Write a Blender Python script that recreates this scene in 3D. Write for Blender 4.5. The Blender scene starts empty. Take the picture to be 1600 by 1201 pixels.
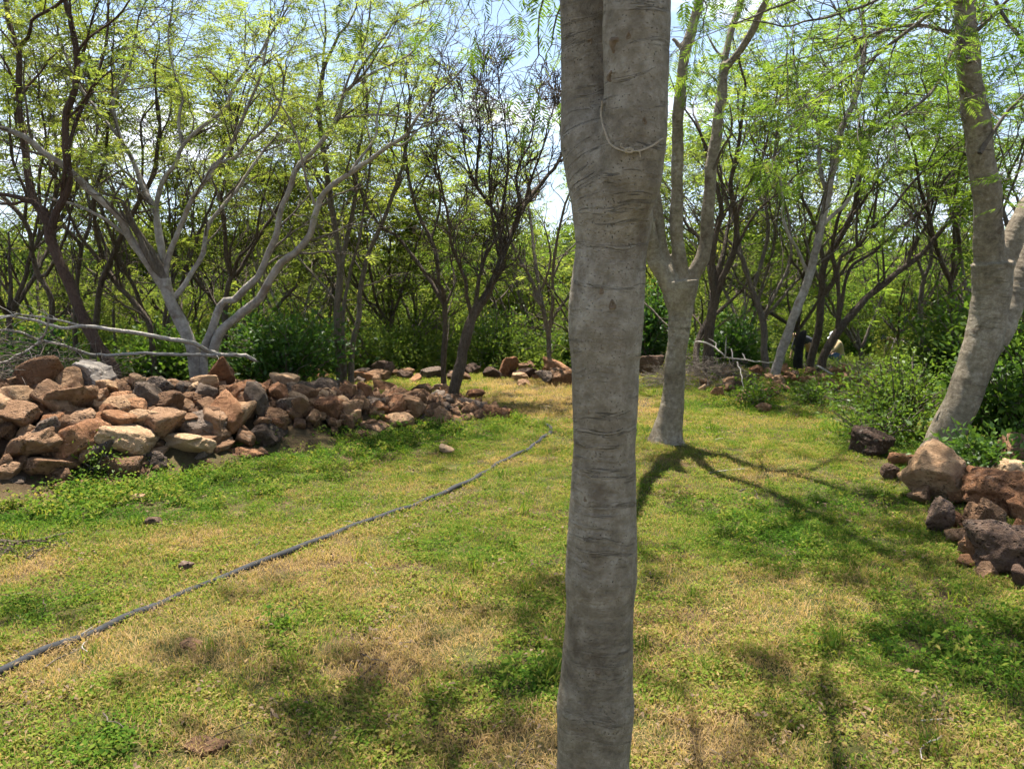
import bpy, math, random
import numpy as np
from mathutils import Vector, Matrix

sc = bpy.context.scene
COL = sc.collection
# ------------------------------------------------------------------ camera, sky, sun, exposure
F_PX, CX, CY = 1200.0, 800.0, 600.5
PITCH = math.atan(170 / F_PX)
CAM = np.array([0.0, 0.0, 1.6])
cam_d = bpy.data.cameras.new('camera')
cam = bpy.data.objects.new('camera', cam_d); COL.objects.link(cam)
cam.location = CAM
cam.rotation_euler = (math.pi / 2 - PITCH, 0, 0)
cam_d.sensor_fit = 'HORIZONTAL'; cam_d.sensor_width = 36.0
cam_d.lens = 36.0 * F_PX / 1600.0
cam_d.clip_start = 0.05; cam_d.clip_end = 60000
sc.camera = cam

SUN = np.array([-0.05, 0.33, 1.0]); SUN /= np.linalg.norm(SUN)
ELEV = math.asin(SUN[2]); AZ = math.atan2(SUN[0], SUN[1])
sun_d = bpy.data.lights.new('sun', 'SUN'); sun_d.energy = 5.0; sun_d.angle = math.radians(0.6)
sun_d.color = (1.0, 0.94, 0.84)
sun = bpy.data.objects.new('sun', sun_d); COL.objects.link(sun)
sun.rotation_euler = Vector(SUN).to_track_quat('Z', 'Y').to_euler()
sun.location = (0, 0, 40)

world = bpy.data.worlds.new('World'); sc.world = world; world.use_nodes = True
wn, wl = world.node_tree.nodes, world.node_tree.links
wn.clear()
w_out = wn.new('ShaderNodeOutputWorld'); w_bg = wn.new('ShaderNodeBackground')
w_bg.inputs['Strength'].default_value = 0.062
sky = wn.new('ShaderNodeTexSky'); sky.sky_type = 'NISHITA'; sky.sun_disc = False
sky.sun_elevation = ELEV; sky.sun_rotation = AZ
sky.air_density = 1.0; sky.dust_density = .5; sky.ozone_density = 1.2
tc = wn.new('ShaderNodeTexCoord')
mp = wn.new('ShaderNodeMapping'); mp.inputs['Scale'].default_value = (1, 1, 2.4)
mp.inputs['Location'].default_value = (.9, 3.1, 1.7); mp.inputs['Rotation'].default_value = (0, 0, math.radians(16))
nz = wn.new('ShaderNodeTexNoise'); nz.inputs['Scale'].default_value = 3.1
nz.inputs['Detail'].default_value = 9; nz.inputs['Roughness'].default_value = 0.58
sepw = wn.new('ShaderNodeSeparateXYZ')
lowm = wn.new('ShaderNodeMapRange')      # clouds bank up towards the horizon
lowm.inputs['From Min'].default_value = 0.0; lowm.inputs['From Max'].default_value = 0.34
lowm.inputs['To Min'].default_value = 0.095; lowm.inputs['To Max'].default_value = -0.02
addw = wn.new('ShaderNodeMath'); addw.operation = 'ADD'
cr = wn.new('ShaderNodeMapRange'); cr.interpolation_type = 'SMOOTHSTEP'
cr.inputs['From Min'].default_value = 0.52; cr.inputs['From Max'].default_value = 0.68
mixw = wn.new('ShaderNodeMix'); mixw.data_type = 'RGBA'
mixw.inputs['B'].default_value = (9.5, 9.6, 9.8, 1)
wl.new(tc.outputs['Generated'], mp.inputs['Vector']); wl.new(mp.outputs['Vector'], nz.inputs['Vector'])
wl.new(tc.outputs['Generated'], sepw.inputs[0]); wl.new(sepw.outputs['Z'], lowm.inputs['Value'])
wl.new(nz.outputs['Fac'], addw.inputs[0]); wl.new(lowm.outputs['Result'], addw.inputs[1])
wl.new(addw.outputs[0], cr.inputs['Value']); wl.new(cr.outputs['Result'], mixw.inputs['Factor'])
wl.new(sky.outputs['Color'], mixw.inputs['A']); wl.new(mixw.outputs['Result'], w_bg.inputs['Color'])
wl.new(w_bg.outputs[0], w_out.inputs['Surface'])

sc.view_settings.view_transform = 'Standard'; sc.view_settings.look = 'None'
sc.view_settings.exposure = 1.78; sc.view_settings.gamma = 1.0
sc.view_settings.use_curve_mapping = False
sc.render.engine = 'CYCLES'
cy = sc.cycles
cy.max_bounces = 5; cy.diffuse_bounces = 2; cy.glossy_bounces = 1; cy.transmission_bounces = 3
cy.volume_bounces = 0; cy.transparent_max_bounces = 4
cy.use_denoising = True
cy.use_adaptive_sampling = True; cy.adaptive_threshold = .03; cy.adaptive_min_samples = 16
cy.sample_clamp_indirect = 6.0

# ------------------------------------------------------------------ geometry helpers
RNG = np.random.default_rng(7)

def cam_dir(px, py):
    sp, cp = math.sin(PITCH), math.cos(PITCH)
    a = (px - CX) / F_PX; b = (CY - py) / F_PX
    return np.array([a, cp + b * sp, -sp + b * cp])

def at(px, py, d):
    v = cam_dir(px, py)
    return CAM + v * (d / v[1])

_sg = [RNG.uniform(0, 6.28, 3) for _ in range(14)]
_sf = [(RNG.normal(size=2)) for _ in range(14)]
def wob(x, y, f=1.0):
    """smooth wavy noise, about -1..1"""
    s = 0
    for i in range(7):
        s = s + np.sin(x * f * _sf[i][0] * (1 + i * .45) + y * f * _sf[i][1] * (1 + i * .45) + _sg[i][0]) / (1 + i * .5)
    return s / 2.6

_sl = np.array([0, 9.5, 12, 14, 22, 30, 60, 160, 260, 700, 1200, 9000], float)
_ss = np.array([0, 0, .06, .11, .12, .06, .025, .03, .09, .09, .0, 0], float)
_yy = np.concatenate([np.linspace(0, 60, 601), np.linspace(61, 1300, 1240), [60000]])
_zz = np.concatenate([[0], np.cumsum(-np.diff(_yy) * np.interp((_yy[1:] + _yy[:-1]) / 2, _sl, _ss))])

# the long pile of field stones: a line along its front foot, heights behind it
PA, PB = np.array([-3.75, 5.38]), np.array([-0.12, 8.75])
PD = (PB - PA) / np.linalg.norm(PB - PA); PN = np.array([-PD[1], PD[0]]); PL = np.linalg.norm(PB - PA)
def pile_h(x, y):
    qx, qy = x - PA[0], y - PA[1]
    t = (qx * PD[0] + qy * PD[1]) / PL
    s = qx * PN[0] + qy * PN[1]
    H = np.interp(t, [-1.2, -.5, -0.1, .25, .5, .7, .9, 1.02], [1.05, 1.0, .84, .64, .53, .35, .2, 0])
    W = np.interp(t, [-1, 0, .5, 1.02], [3.4, 3.0, 2.3, 1.1])
    u = np.clip(s / W, 0, 1)
    b = np.clip(np.sin(np.pi * np.clip(u, 0, 1) ** .72), 0, 1)
    return H * b
def bump(x, y, cx, cy, rx, ry, h):
    q = ((x - cx) / rx) ** 2 + ((y - cy) / ry) ** 2
    return h * np.exp(-q * 1.6)
def gz(x, y):
    """height of the bare ground"""
    x = np.asarray(x, float); y = np.asarray(y, float)
    z = np.interp(y, _yy, _zz)
    z = z + .022 * wob(x, y, .9) * np.clip((y + 8) / 6, 0, 1)
    z = z + bump(x, y, 3.9, 11.6, 2.2, 1.5, .22) + bump(x, y, 4.2, 5.4, 1.3, 1.6, .16)
    far = np.clip((y - 15) / 40, 0, 1)
    return z + far * .5 * wob(x, y, .07)
def surf(x, y):
    return gz(x, y) + pile_h(np.asarray(x, float), np.asarray(y, float))
# tables for quick single look-ups of the heights near the clearing
_gx, _gy = np.arange(-14, 14.01, .05), np.arange(0, 24.01, .05)
_GX, _GY = np.meshgrid(_gx, _gy, indexing='ij')
_TG = gz(_GX, _GY); _TS = _TG + pile_h(_GX, _GY)
def quick(fn, x, y):
    if not (-13.9 < x < 13.9 and 0 < y < 23.9): return float(fn(x, y))
    t = _TS if fn is surf else _TG
    a, b = (x + 14) / .05, y / .05; i, j = int(a), int(b); a -= i; b -= j
    return (t[i, j] * (1 - a) + t[i + 1, j] * a) * (1 - b) + (t[i, j + 1] * (1 - a) + t[i + 1, j + 1] * a) * b
def hit(px, py, fn=None, far=60):
    fn = fn or gz
    v = cam_dir(px, py); t = 1.5
    while t < far:
        p = CAM + v * t
        if p[2] < quick(fn, p[0], p[1]): return p
        t += .02 if t < 14 else .1
    return CAM + v * far

def make_mesh(name, V, quads=None, tris=None, smooth=True, attrs=None):
    me = bpy.data.meshes.new(name)
    V = np.ascontiguousarray(V, np.float32)
    q = np.zeros((0, 4), np.int32) if quads is None else np.asarray(quads, np.int32).reshape(-1, 4)
    t = np.zeros((0, 3), np.int32) if tris is None else np.asarray(tris, np.int32).reshape(-1, 3)
    loops = np.concatenate([q.ravel(), t.ravel()])
    me.vertices.add(len(V)); me.vertices.foreach_set('co', V.ravel())
    me.loops.add(len(loops)); me.loops.foreach_set('vertex_index', loops)
    nq, nt = len(q), len(t)
    me.polygons.add(nq + nt)
    st = np.concatenate([np.arange(nq) * 4, nq * 4 + np.arange(nt) * 3]).astype(np.int32)
    me.polygons.foreach_set('loop_start', st)
    if smooth: me.polygons.foreach_set('use_smooth', np.ones(nq + nt, bool))
    for k, a in (attrs or {}).items():
        at_ = me.attributes.new(k, 'FLOAT', 'POINT'); at_.data.foreach_set('value', np.asarray(a, np.float32))
    me.update(calc_edges=True)
    return me

def link(name, me, mat=None, parent=None, loc=None):
    o = bpy.data.objects.new(name, me); COL.objects.link(o)
    if mat is not None and me is not None and len(me.materials) == 0: me.materials.append(mat)
    if parent is not None: o.parent = parent
    if loc is not None: o.location = loc
    return o
def empty(name, loc):
    o = bpy.data.objects.new(name, None); COL.objects.link(o); o.location = loc
    o.empty_display_size = .2
    return o
def tag(o, label=None, cat=None, group=None, kind=None):
    if label: o['label'] = label
    if cat: o['category'] = cat
    if group: o['group'] = group
    if kind: o['kind'] = kind
    return o

class Tubes:
    """collects tapered tubes, batches them by point count and sides, gives one mesh"""
    def __init__(s): s.b = {}
    def add(s, pts, rad, sides):
        s.b.setdefault((len(pts), sides), []).append((np.asarray(pts, float), np.asarray(rad, float)))
    def arrays(s):
        VV, QQ, AA, off = [], [], [], 0
        for (n, k), items in s.b.items():
            P = np.stack([i[0] for i in items]); R = np.stack([i[1] for i in items]); B = len(items)
            T = np.gradient(P, axis=1); T /= np.linalg.norm(T, axis=2, keepdims=True) + 1e-9
            mean = T.mean(1); ref = np.where((np.abs(mean[:, 2:3]) < .8), [[0, 0, 1.0]], [[1.0, 0, 0]])
            U = np.cross(T, ref[:, None, :]); U /= np.linalg.norm(U, axis=2, keepdims=True) + 1e-9
            W = np.cross(T, U)
            a = np.arange(k) * 2 * np.pi / k
            ring = U[:, :, None, :] * np.cos(a)[None, None, :, None] + W[:, :, None, :] * np.sin(a)[None, None, :, None]
            V = P[:, :, None, :] + ring * R[:, :, None, None]
            seg = np.concatenate([np.zeros((B, 1)), np.cumsum(np.linalg.norm(np.diff(P, axis=1), axis=2), axis=1)], 1)
            A = np.repeat((seg + RNG.uniform(0, 50, (B, 1)))[:, :, None], k, 2)
            i, j = np.meshgrid(np.arange(n - 1), np.arange(k), indexing='ij'); j2 = (j + 1) % k
            q = np.stack([i * k + j, i * k + j2, (i + 1) * k + j2, (i + 1) * k + j], -1).reshape(-1, 4)
            q = (q[None] + (np.arange(B) * n * k)[:, None, None]).reshape(-1, 4) + off
            VV.append(V.reshape(-1, 3)); QQ.append(q); AA.append(A.ravel()); off += B * n * k
        return np.concatenate(VV), np.concatenate(QQ), np.concatenate(AA)
    def mesh(s, name):
        V, Q, A = s.arrays()
        return make_mesh(name, V, quads=Q, attrs={'along': A})

def spline(pts, step=.12, nmin=4):
    """Catmull-Rom through pts (rows may carry extra columns), resampled evenly"""
    P = np.asarray(pts, float)
    if len(P) == 2:
        n = max(nmin, int(np.linalg.norm(P[1, :3] - P[0, :3]) / step) + 1)
        return P[0] + (P[1] - P[0]) * np.linspace(0, 1, n)[:, None]
    Q = np.vstack([2 * P[0] - P[1], P, 2 * P[-1] - P[-2]]); out = []
    for i in range(1, len(Q) - 2):
        t = np.linspace(0, 1, 14, endpoint=False)[:, None]
        a, b, c, d = Q[i - 1], Q[i], Q[i + 1], Q[i + 2]
        out.append(.5 * (2 * b + (c - a) * t + (2 * a - 5 * b + 4 * c - d) * t ** 2 + (3 * b - a - 3 * c + d) * t ** 3))
    C = np.vstack(out + [P[-1:]])
    L = np.concatenate([[0], np.cumsum(np.linalg.norm(np.diff(C[:, :3], axis=0), axis=1))])
    n = max(nmin, int(L[-1] / step) + 1)
    u = np.linspace(0, L[-1], n)
    return np.stack([np.interp(u, L, C[:, k]) for k in range(C.shape[1])], 1)

def eval_mods(me, mods, name):
    """mesh after modifiers (list of (type, dict))"""
    o = bpy.data.objects.new('temporary', me); COL.objects.link(o)
    for t, kw in mods:
        m = o.modifiers.new(t.lower(), t)
        for k, v in kw.items(): setattr(m, k, v)
    dg = bpy.context.evaluated_depsgraph_get(); dg.update()
    out = bpy.data.meshes.new_from_object(o.evaluated_get(dg)); out.name = name
    bpy.data.objects.remove(o)
    return out
def get_v(me):
    a = np.empty(len(me.vertices) * 3, np.float32); me.vertices.foreach_get('co', a); return a.reshape(-1, 3).astype(float)
def get_n(me):
    a = np.empty(len(me.vertices) * 3, np.float32); me.vertex_normals.foreach_get('vector', a); return a.reshape(-1, 3).astype(float)

class N3:
    """cheap 3-D wavy noise"""
    def __init__(s, seed, n=24):
        r = np.random.default_rng(seed)
        s.k = r.normal(size=(n, 3)); s.k /= np.linalg.norm(s.k, axis=1, keepdims=True)
        s.f = 2 ** r.uniform(-.5, 2.2, n); s.p = r.uniform(0, 6.28, n)
    def __call__(s, V, f=1.0):
        a = 0
        for k, q, p in zip(s.k, s.f, s.p): a = a + np.sin(V @ (k * q * f) + p) / q ** .8
        return a / math.sqrt(len(s.f)) * .9

# ------------------------------------------------------------------ materials
def new_mat(name):
    m = bpy.data.materials.new(name); m.use_nodes = True
    nt = m.node_tree; nt.nodes.clear()
    out = nt.nodes.new('ShaderNodeOutputMaterial')
    return m, nt.nodes, nt.links, out
def ramp(nodes, stops):
    r = nodes.new('ShaderNodeValToRGB'); el = r.color_ramp.elements
    while len(el) < len(stops): el.new(.5)
    for e, (p, c) in zip(el, stops): e.position = p; e.color = (*c, 1)
    return r
def noise(nodes, links, vec, scale, detail=4, rough=.55, dist=0):
    n = nodes.new('ShaderNodeTexNoise'); n.inputs['Scale'].default_value = scale
    n.inputs['Detail'].default_value = detail; n.inputs['Roughness'].default_value = rough
    n.inputs['Distortion'].default_value = dist
    if vec is not None: links.new(vec, n.inputs['Vector'])
    return n
def math_(nodes, links, op, a, b, clamp=False):
    m = nodes.new('ShaderNodeMath'); m.operation = op; m.use_clamp = clamp
    for i, v in enumerate((a, b)):
        if v is None: continue
        if isinstance(v, (int, float)): m.inputs[i].default_value = v
        else: links.new(v, m.inputs[i])
    return m.outputs[0]
def mixc(nodes, links, fac, a, b, blend='MIX'):
    m = nodes.new('ShaderNodeMix'); m.data_type = 'RGBA'; m.blend_type = blend
    for k, v in (('Factor', fac), ('A', a), ('B', b)):
        s = m.inputs[k]
        if isinstance(v, (int, float)): s.default_value = v
        elif isinstance(v, tuple): s.default_value = (*v, 1)
        else: links.new(v, s)
    return m.outputs['Result']

def bark_mat(name, c_dark, c_mid, c_light, ring=1.0, rough_bark=0.0, patch=(.2, .13, .08), patch_amt=.35, fine=1.0):
    m, n, l, out = new_mat(name)
    tc = n.new('ShaderNodeTexCoord'); at_ = n.new('ShaderNodeAttribute'); at_.attribute_name = 'along'
    sep = n.new('ShaderNodeSeparateXYZ'); l.new(tc.outputs['Object'], sep.inputs[0])
    comb = n.new('ShaderNodeCombineXYZ')
    wv = noise(n, l, tc.outputs['Object'], 3.0 * fine, 2)
    al = math_(n, l, 'ADD', at_.outputs['Fac'], math_(n, l, 'MULTIPLY', wv.outputs['Fac'], .16 / fine))
    l.new(math_(n, l, 'MULTIPLY', sep.outputs['X'], 3.5), comb.inputs[0])
    l.new(math_(n, l, 'MULTIPLY', sep.outputs['Y'], 3.5), comb.inputs[1])
    l.new(math_(n, l, 'MULTIPLY', al, 62.0 * fine), comb.inputs[2])
    rings = noise(n, l, comb.outputs[0], 1.0, 3, .6)
    big = noise(n, l, tc.outputs['Object'], 2.3, 4, .6)
    mid = noise(n, l, tc.outputs['Object'], 26.0 * fine, 6, .7)
    tiny = noise(n, l, tc.outputs['Object'], 120.0 * fine, 3, .6)
    r1 = ramp(n, [(.36, c_dark), (.5, c_mid), (.66, c_light)])
    s = math_(n, l, 'ADD', math_(n, l, 'MULTIPLY', big.outputs['Fac'], .5), math_(n, l, 'MULTIPLY', mid.outputs['Fac'], .5))
    l.new(s, r1.inputs[0])
    # brown patches, thin dark ring lines, pits
    pm = n.new('ShaderNodeMapRange'); pm.inputs['From Min'].default_value = .56; pm.inputs['From Max'].default_value = .70
    pn = noise(n, l, tc.outputs['Object'], 5.2, 5, .65, .4); l.new(pn.outputs['Fac'], pm.inputs['Value'])
    c = mixc(n, l, math_(n, l, 'MULTIPLY', pm.outputs[0], patch_amt), r1.outputs[0], patch)
    zn = noise(n, l, tc.outputs['Object'], 1.9, 3, .6); zone = n.new('ShaderNodeMapRange'); zone.inputs['From Min'].default_value = .42; zone.inputs['From Max'].default_value = .62; zone.inputs['To Min'].default_value = .15
    l.new(zn.outputs['Fac'], zone.inputs['Value'])
    rm = n.new('ShaderNodeMapRange'); rm.inputs['From Min'].default_value = .016; rm.inputs['From Max'].default_value = .0
    l.new(math_(n, l, 'ABSOLUTE', math_(n, l, 'SUBTRACT', rings.outputs['Fac'], .605), None), rm.inputs['Value'])
    c = mixc(n, l, math_(n, l, 'MULTIPLY', math_(n, l, 'MULTIPLY', rm.outputs[0], zone.outputs[0]), .6 * ring), c, tuple(x * .6 for x in c_dark))
    rl = n.new('ShaderNodeMapRange'); rl.inputs['From Min'].default_value = .58; rl.inputs['From Max'].default_value = .66
    l.new(rings.outputs['Fac'], rl.inputs['Value'])
    c = mixc(n, l, math_(n, l, 'MULTIPLY', math_(n, l, 'MULTIPLY', rl.outputs[0], zone.outputs[0]), .4 * ring), c, c_light)
    vo = n.new('ShaderNodeTexVoronoi'); vo.inputs['Scale'].default_value = 110 * fine; l.new(tc.outputs['Object'], vo.inputs['Vector'])
    pit = n.new('ShaderNodeMapRange'); pit.inputs['From Min'].default_value = .20; pit.inputs['From Max'].default_value = .10
    l.new(vo.outputs['Distance'], pit.inputs['Value'])
    pmask = n.new('ShaderNodeMapRange'); pmask.inputs['From Min'].default_value = .44; pmask.inputs['From Max'].default_value = .6
    l.new(mid.outputs['Fac'], pmask.inputs['Value'])
    pits = math_(n, l, 'MULTIPLY', pit.outputs[0], pmask.outputs[0])
    c = mixc(n, l, math_(n, l, 'MULTIPLY', pits, .75), c, tuple(x * .25 for x in c_dark))
    h = math_(n, l, 'ADD', math_(n, l, 'SUBTRACT', math_(n, l, 'MULTIPLY', rings.outputs['Fac'], .28 * ring), math_(n, l, 'MULTIPLY', math_(n, l, 'MULTIPLY', rm.outputs[0], zone.outputs[0]), .35 * ring)),
              math_(n, l, 'ADD', math_(n, l, 'MULTIPLY', tiny.outputs['Fac'], .22), math_(n, l, 'MULTIPLY', mid.outputs['Fac'], .3)))
    h = math_(n, l, 'SUBTRACT', h, math_(n, l, 'MULTIPLY', pits, .5))
    if rough_bark:
        c2 = n.new('ShaderNodeCombineXYZ')
        l.new(math_(n, l, 'MULTIPLY', sep.outputs['X'], 60), c2.inputs[0]); l.new(math_(n, l, 'MULTIPLY', sep.outputs['Y'], 60), c2.inputs[1])
        l.new(math_(n, l, 'MULTIPLY', at_.outputs['Fac'], 13), c2.inputs[2])
        fu = noise(n, l, c2.outputs[0], 1.0, 3, .6)
        h = math_(n, l, 'ADD', h, math_(n, l, 'MULTIPLY', fu.outputs['Fac'], 2.2 * rough_bark))
        fm = n.new('ShaderNodeMapRange'); fm.inputs['From Min'].default_value = .35; fm.inputs['From Max'].default_value = .62
        l.new(fu.outputs['Fac'], fm.inputs['Value'])
        c = mixc(n, l, math_(n, l, 'MULTIPLY', fm.outputs[0], .5), c, c_light)
    b = n.new('ShaderNodeBump'); b.inputs['Strength'].default_value = 1.0; b.inputs['Distance'].default_value = .022
    l.new(h, b.inputs['Height'])
    p = n.new('ShaderNodeBsdfPrincipled'); p.inputs['Roughness'].default_value = .82
    p.inputs['Specular IOR Level'].default_value = .25
    l.new(c, p.inputs['Base Color']); l.new(b.outputs[0], p.inputs['Normal'])
    l.new(p.outputs[0], out.inputs['Surface'])
    return m

def leaf_mat(name, stops, trans=.5, instancer=False, gloss=0.0, yellow=(1.45, 1.4, .7), vary=.38):
    m, n, l, out = new_mat(name)
    a = n.new('ShaderNodeAttribute'); a.attribute_name = 'tint'
    if instancer: a.attribute_type = 'INSTANCER'
    g = n.new('ShaderNodeNewGeometry')
    v = math_(n, l, 'ADD', a.outputs['Fac'], math_(n, l, 'MULTIPLY', math_(n, l, 'SUBTRACT', g.outputs['Random Per Island'], .5), vary), True)
    r = ramp(n, stops); l.new(v, r.inputs[0])
    d = n.new('ShaderNodeBsdfDiffuse'); t = n.new('ShaderNodeBsdfTranslucent')
    l.new(r.outputs[0], d.inputs['Color'])
    l.new(mixc(n, l, 1.0, r.outputs[0], yellow, 'MULTIPLY'), t.inputs['Color'])
    mx = n.new('ShaderNodeMixShader'); mx.inputs[0].default_value = trans
    l.new(d.outputs[0], mx.inputs[1]); l.new(t.outputs[0], mx.inputs[2])
    last = mx.outputs[0]
    if gloss:
        gl = n.new('ShaderNodeBsdfGlossy'); gl.inputs['Roughness'].default_value = .42
        m2 = n.new('ShaderNodeMixShader'); m2.inputs[0].default_value = gloss
        l.new(last, m2.inputs[1]); l.new(gl.outputs[0], m2.inputs[2]); last = m2.outputs[0]
    l.new(last, out.inputs['Surface'])
    return m

def rock_mat(name, cols, pits=1.0, lichen=.25):
    m, n, l, out = new_mat(name)
    tc = n.new('ShaderNodeTexCoord'); oi = n.new('ShaderNodeObjectInfo')
    off = n.new('ShaderNodeVectorMath'); off.operation = 'ADD'
    cb = n.new('ShaderNodeCombineXYZ'); l.new(math_(n, l, 'MULTIPLY', oi.outputs['Random'], 37), cb.inputs[0])
    l.new(math_(n, l, 'MULTIPLY', oi.outputs['Random'], 91), cb.inputs[1])
    geo = n.new('ShaderNodeNewGeometry')
    l.new(geo.outputs['Position'], off.inputs[0]); l.new(cb.outputs[0], off.inputs[1]); vec = off.outputs[0]
    a = noise(n, l, vec, 3.2, 6, .65, .3); b = noise(n, l, vec, 22, 6, .7)
    s = math_(n, l, 'ADD', math_(n, l, 'MULTIPLY', a.outputs['Fac'], .5), math_(n, l, 'MULTIPLY', b.outputs['Fac'], .5))
    s = math_(n, l, 'ADD', s, math_(n, l, 'MULTIPLY', math_(n, l, 'SUBTRACT', oi.outputs['Random'], .5), .3))
    r = ramp(n, cols); l.new(s, r.inputs[0])
    vo = n.new('ShaderNodeTexVoronoi'); vo.inputs['Scale'].default_value = 38; l.new(vec, vo.inputs['Vector'])
    pm = n.new('ShaderNodeMapRange'); pm.inputs['From Min'].default_value = .38; pm.inputs['From Max'].default_value = .1
    l.new(vo.outputs['Distance'], pm.inputs['Value'])
    pk = n.new('ShaderNodeMapRange'); pk.inputs['From Min'].default_value = .46; pk.inputs['From Max'].default_value = .62
    l.new(a.outputs['Fac'], pk.inputs['Value'])
    pit = math_(n, l, 'MULTIPLY', math_(n, l, 'MULTIPLY', pm.outputs[0], pk.outputs[0]), pits)
    c = mixc(n, l, math_(n, l, 'MULTIPLY', pit, .7), r.outputs[0], (.035, .022, .016))
    lm = n.new('ShaderNodeMapRange'); lm.inputs['From Min'].default_value = .6; lm.inputs['From Max'].default_value = .7
    ln = noise(n, l, vec, 9, 5, .7); l.new(ln.outputs['Fac'], lm.inputs['Value'])
    c = mixc(n, l, math_(n, l, 'MULTIPLY', lm.outputs[0], lichen), c, (.36, .32, .26))
    h = math_(n, l, 'ADD', math_(n, l, 'MULTIPLY', b.outputs['Fac'], .9), math_(n, l, 'MULTIPLY', a.outputs['Fac'], 1.2))
    h = math_(n, l, 'SUBTRACT', h, math_(n, l, 'MULTIPLY', pit, .8))
    bp = n.new('ShaderNodeBump'); bp.inputs['Strength'].default_value = 1.0; bp.inputs['Distance'].default_value = .055
    l.new(h, bp.inputs['Height'])
    p = n.new('ShaderNodeBsdfPrincipled'); p.inputs['Roughness'].default_value = .92
    p.inputs['Specular IOR Level'].default_value = .2
    l.new(c, p.inputs['Base Color']); l.new(bp.outputs[0], p.inputs['Normal'])
    l.new(p.outputs[0], out.inputs['Surface'])
    return m

def plain_mat(name, col, rough=.7, var=.3, scale=20, bump_d=0):
    m, n, l, out = new_mat(name)
    tc = n.new('ShaderNodeTexCoord')
    a = noise(n, l, tc.outputs['Object'], scale, 5, .65)
    r = ramp(n, [(.3, tuple(c * (1 - var) for c in col)), (.7, tuple(c * (1 + var) for c in col))])
    l.new(a.outputs['Fac'], r.inputs[0])
    p = n.new('ShaderNodeBsdfPrincipled'); p.inputs['Roughness'].default_value = rough
    l.new(r.outputs[0], p.inputs['Base Color'])
    if bump_d:
        bp = n.new('ShaderNodeBump'); bp.inputs['Distance'].default_value = bump_d
        l.new(a.outputs['Fac'], bp.inputs['Height']); l.new(bp.outputs[0], p.inputs['Normal'])
    l.new(p.outputs[0], out.inputs['Surface'])
    return m

BARK = {
    'grey': bark_mat('grey_ringed_bark', (.095, .074, .049), (.215, .176, .125), (.39, .34, .265), .85, patch=(.075, .048, .027), patch_amt=.8),
    'pale': bark_mat('pale_grey_bark', (.14, .115, .095), (.27, .235, .20), (.44, .40, .36), .5, patch=(.13, .075, .05), patch_amt=.6, fine=.7),
    'brown': bark_mat('dark_brown_bark', (.026, .018, .012), (.06, .042, .028), (.14, .105, .075), .2, .8, patch=(.05, .035, .025)),
    'red': bark_mat('reddish_brown_bark', (.026, .014, .009), (.058, .032, .021), (.11, .068, .048), .2, .6, patch=(.08, .04, .025)),
    'mid': bark_mat('grey_brown_bark', (.05, .038, .028), (.10, .078, .06), (.20, .165, .13), .3, .5, patch=(.08, .055, .04)),
    'black': bark_mat('charred_bark', (.006, .005, .005), (.012, .010, .009), (.03, .026, .022), .1, .8, patch=(.01, .008, .007)),
    'dead': bark_mat('bleached_dead_wood', (.17, .145, .12), (.29, .255, .215), (.43, .40, .36), .2, .3, patch=(.2, .14, .1)),
}
LEAF = {
    'lime': leaf_mat('yellow_green_leaflets', [(0, (.09, .15, .036)), (.5, (.18, .235, .065)), (1, (.31, .33, .11))], .6),
    'green': leaf_mat('fresh_green_leaflets', [(0, (.055, .11, .022)), (.5, (.11, .18, .035)), (1, (.19, .25, .05))], .6),
    'olive': leaf_mat('olive_green_leaflets', [(0, (.065, .098, .024)), (.5, (.125, .16, .038)), (1, (.21, .22, .06))], .6),
    'shrub': leaf_mat('shrub_leaves', [(0, (.035, .075, .014)), (.5, (.07, .13, .022)), (1, (.12, .18, .032))], .5, gloss=.012),
    'deep': leaf_mat('deep_green_leaves', [(0, (.026, .068, .015)), (.5, (.048, .105, .02)), (1, (.085, .15, .028))], .45, gloss=.02),
    'mass': leaf_mat('undergrowth_leaves', [(0, (.044, .07, .02)), (.45, (.085, .122, .03)), (.8, (.14, .172, .042)), (1, (.19, .18, .06))], .55, True),
    'turf': leaf_mat('turf_blades', [(0, (.04, .095, .014)), (.35, (.10, .17, .022)), (.6, (.195, .215, .04)), (.8, (.28, .205, .08)), (1, (.37, .255, .125))], .40, True, vary=.6),
}
HAZE = True
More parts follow.
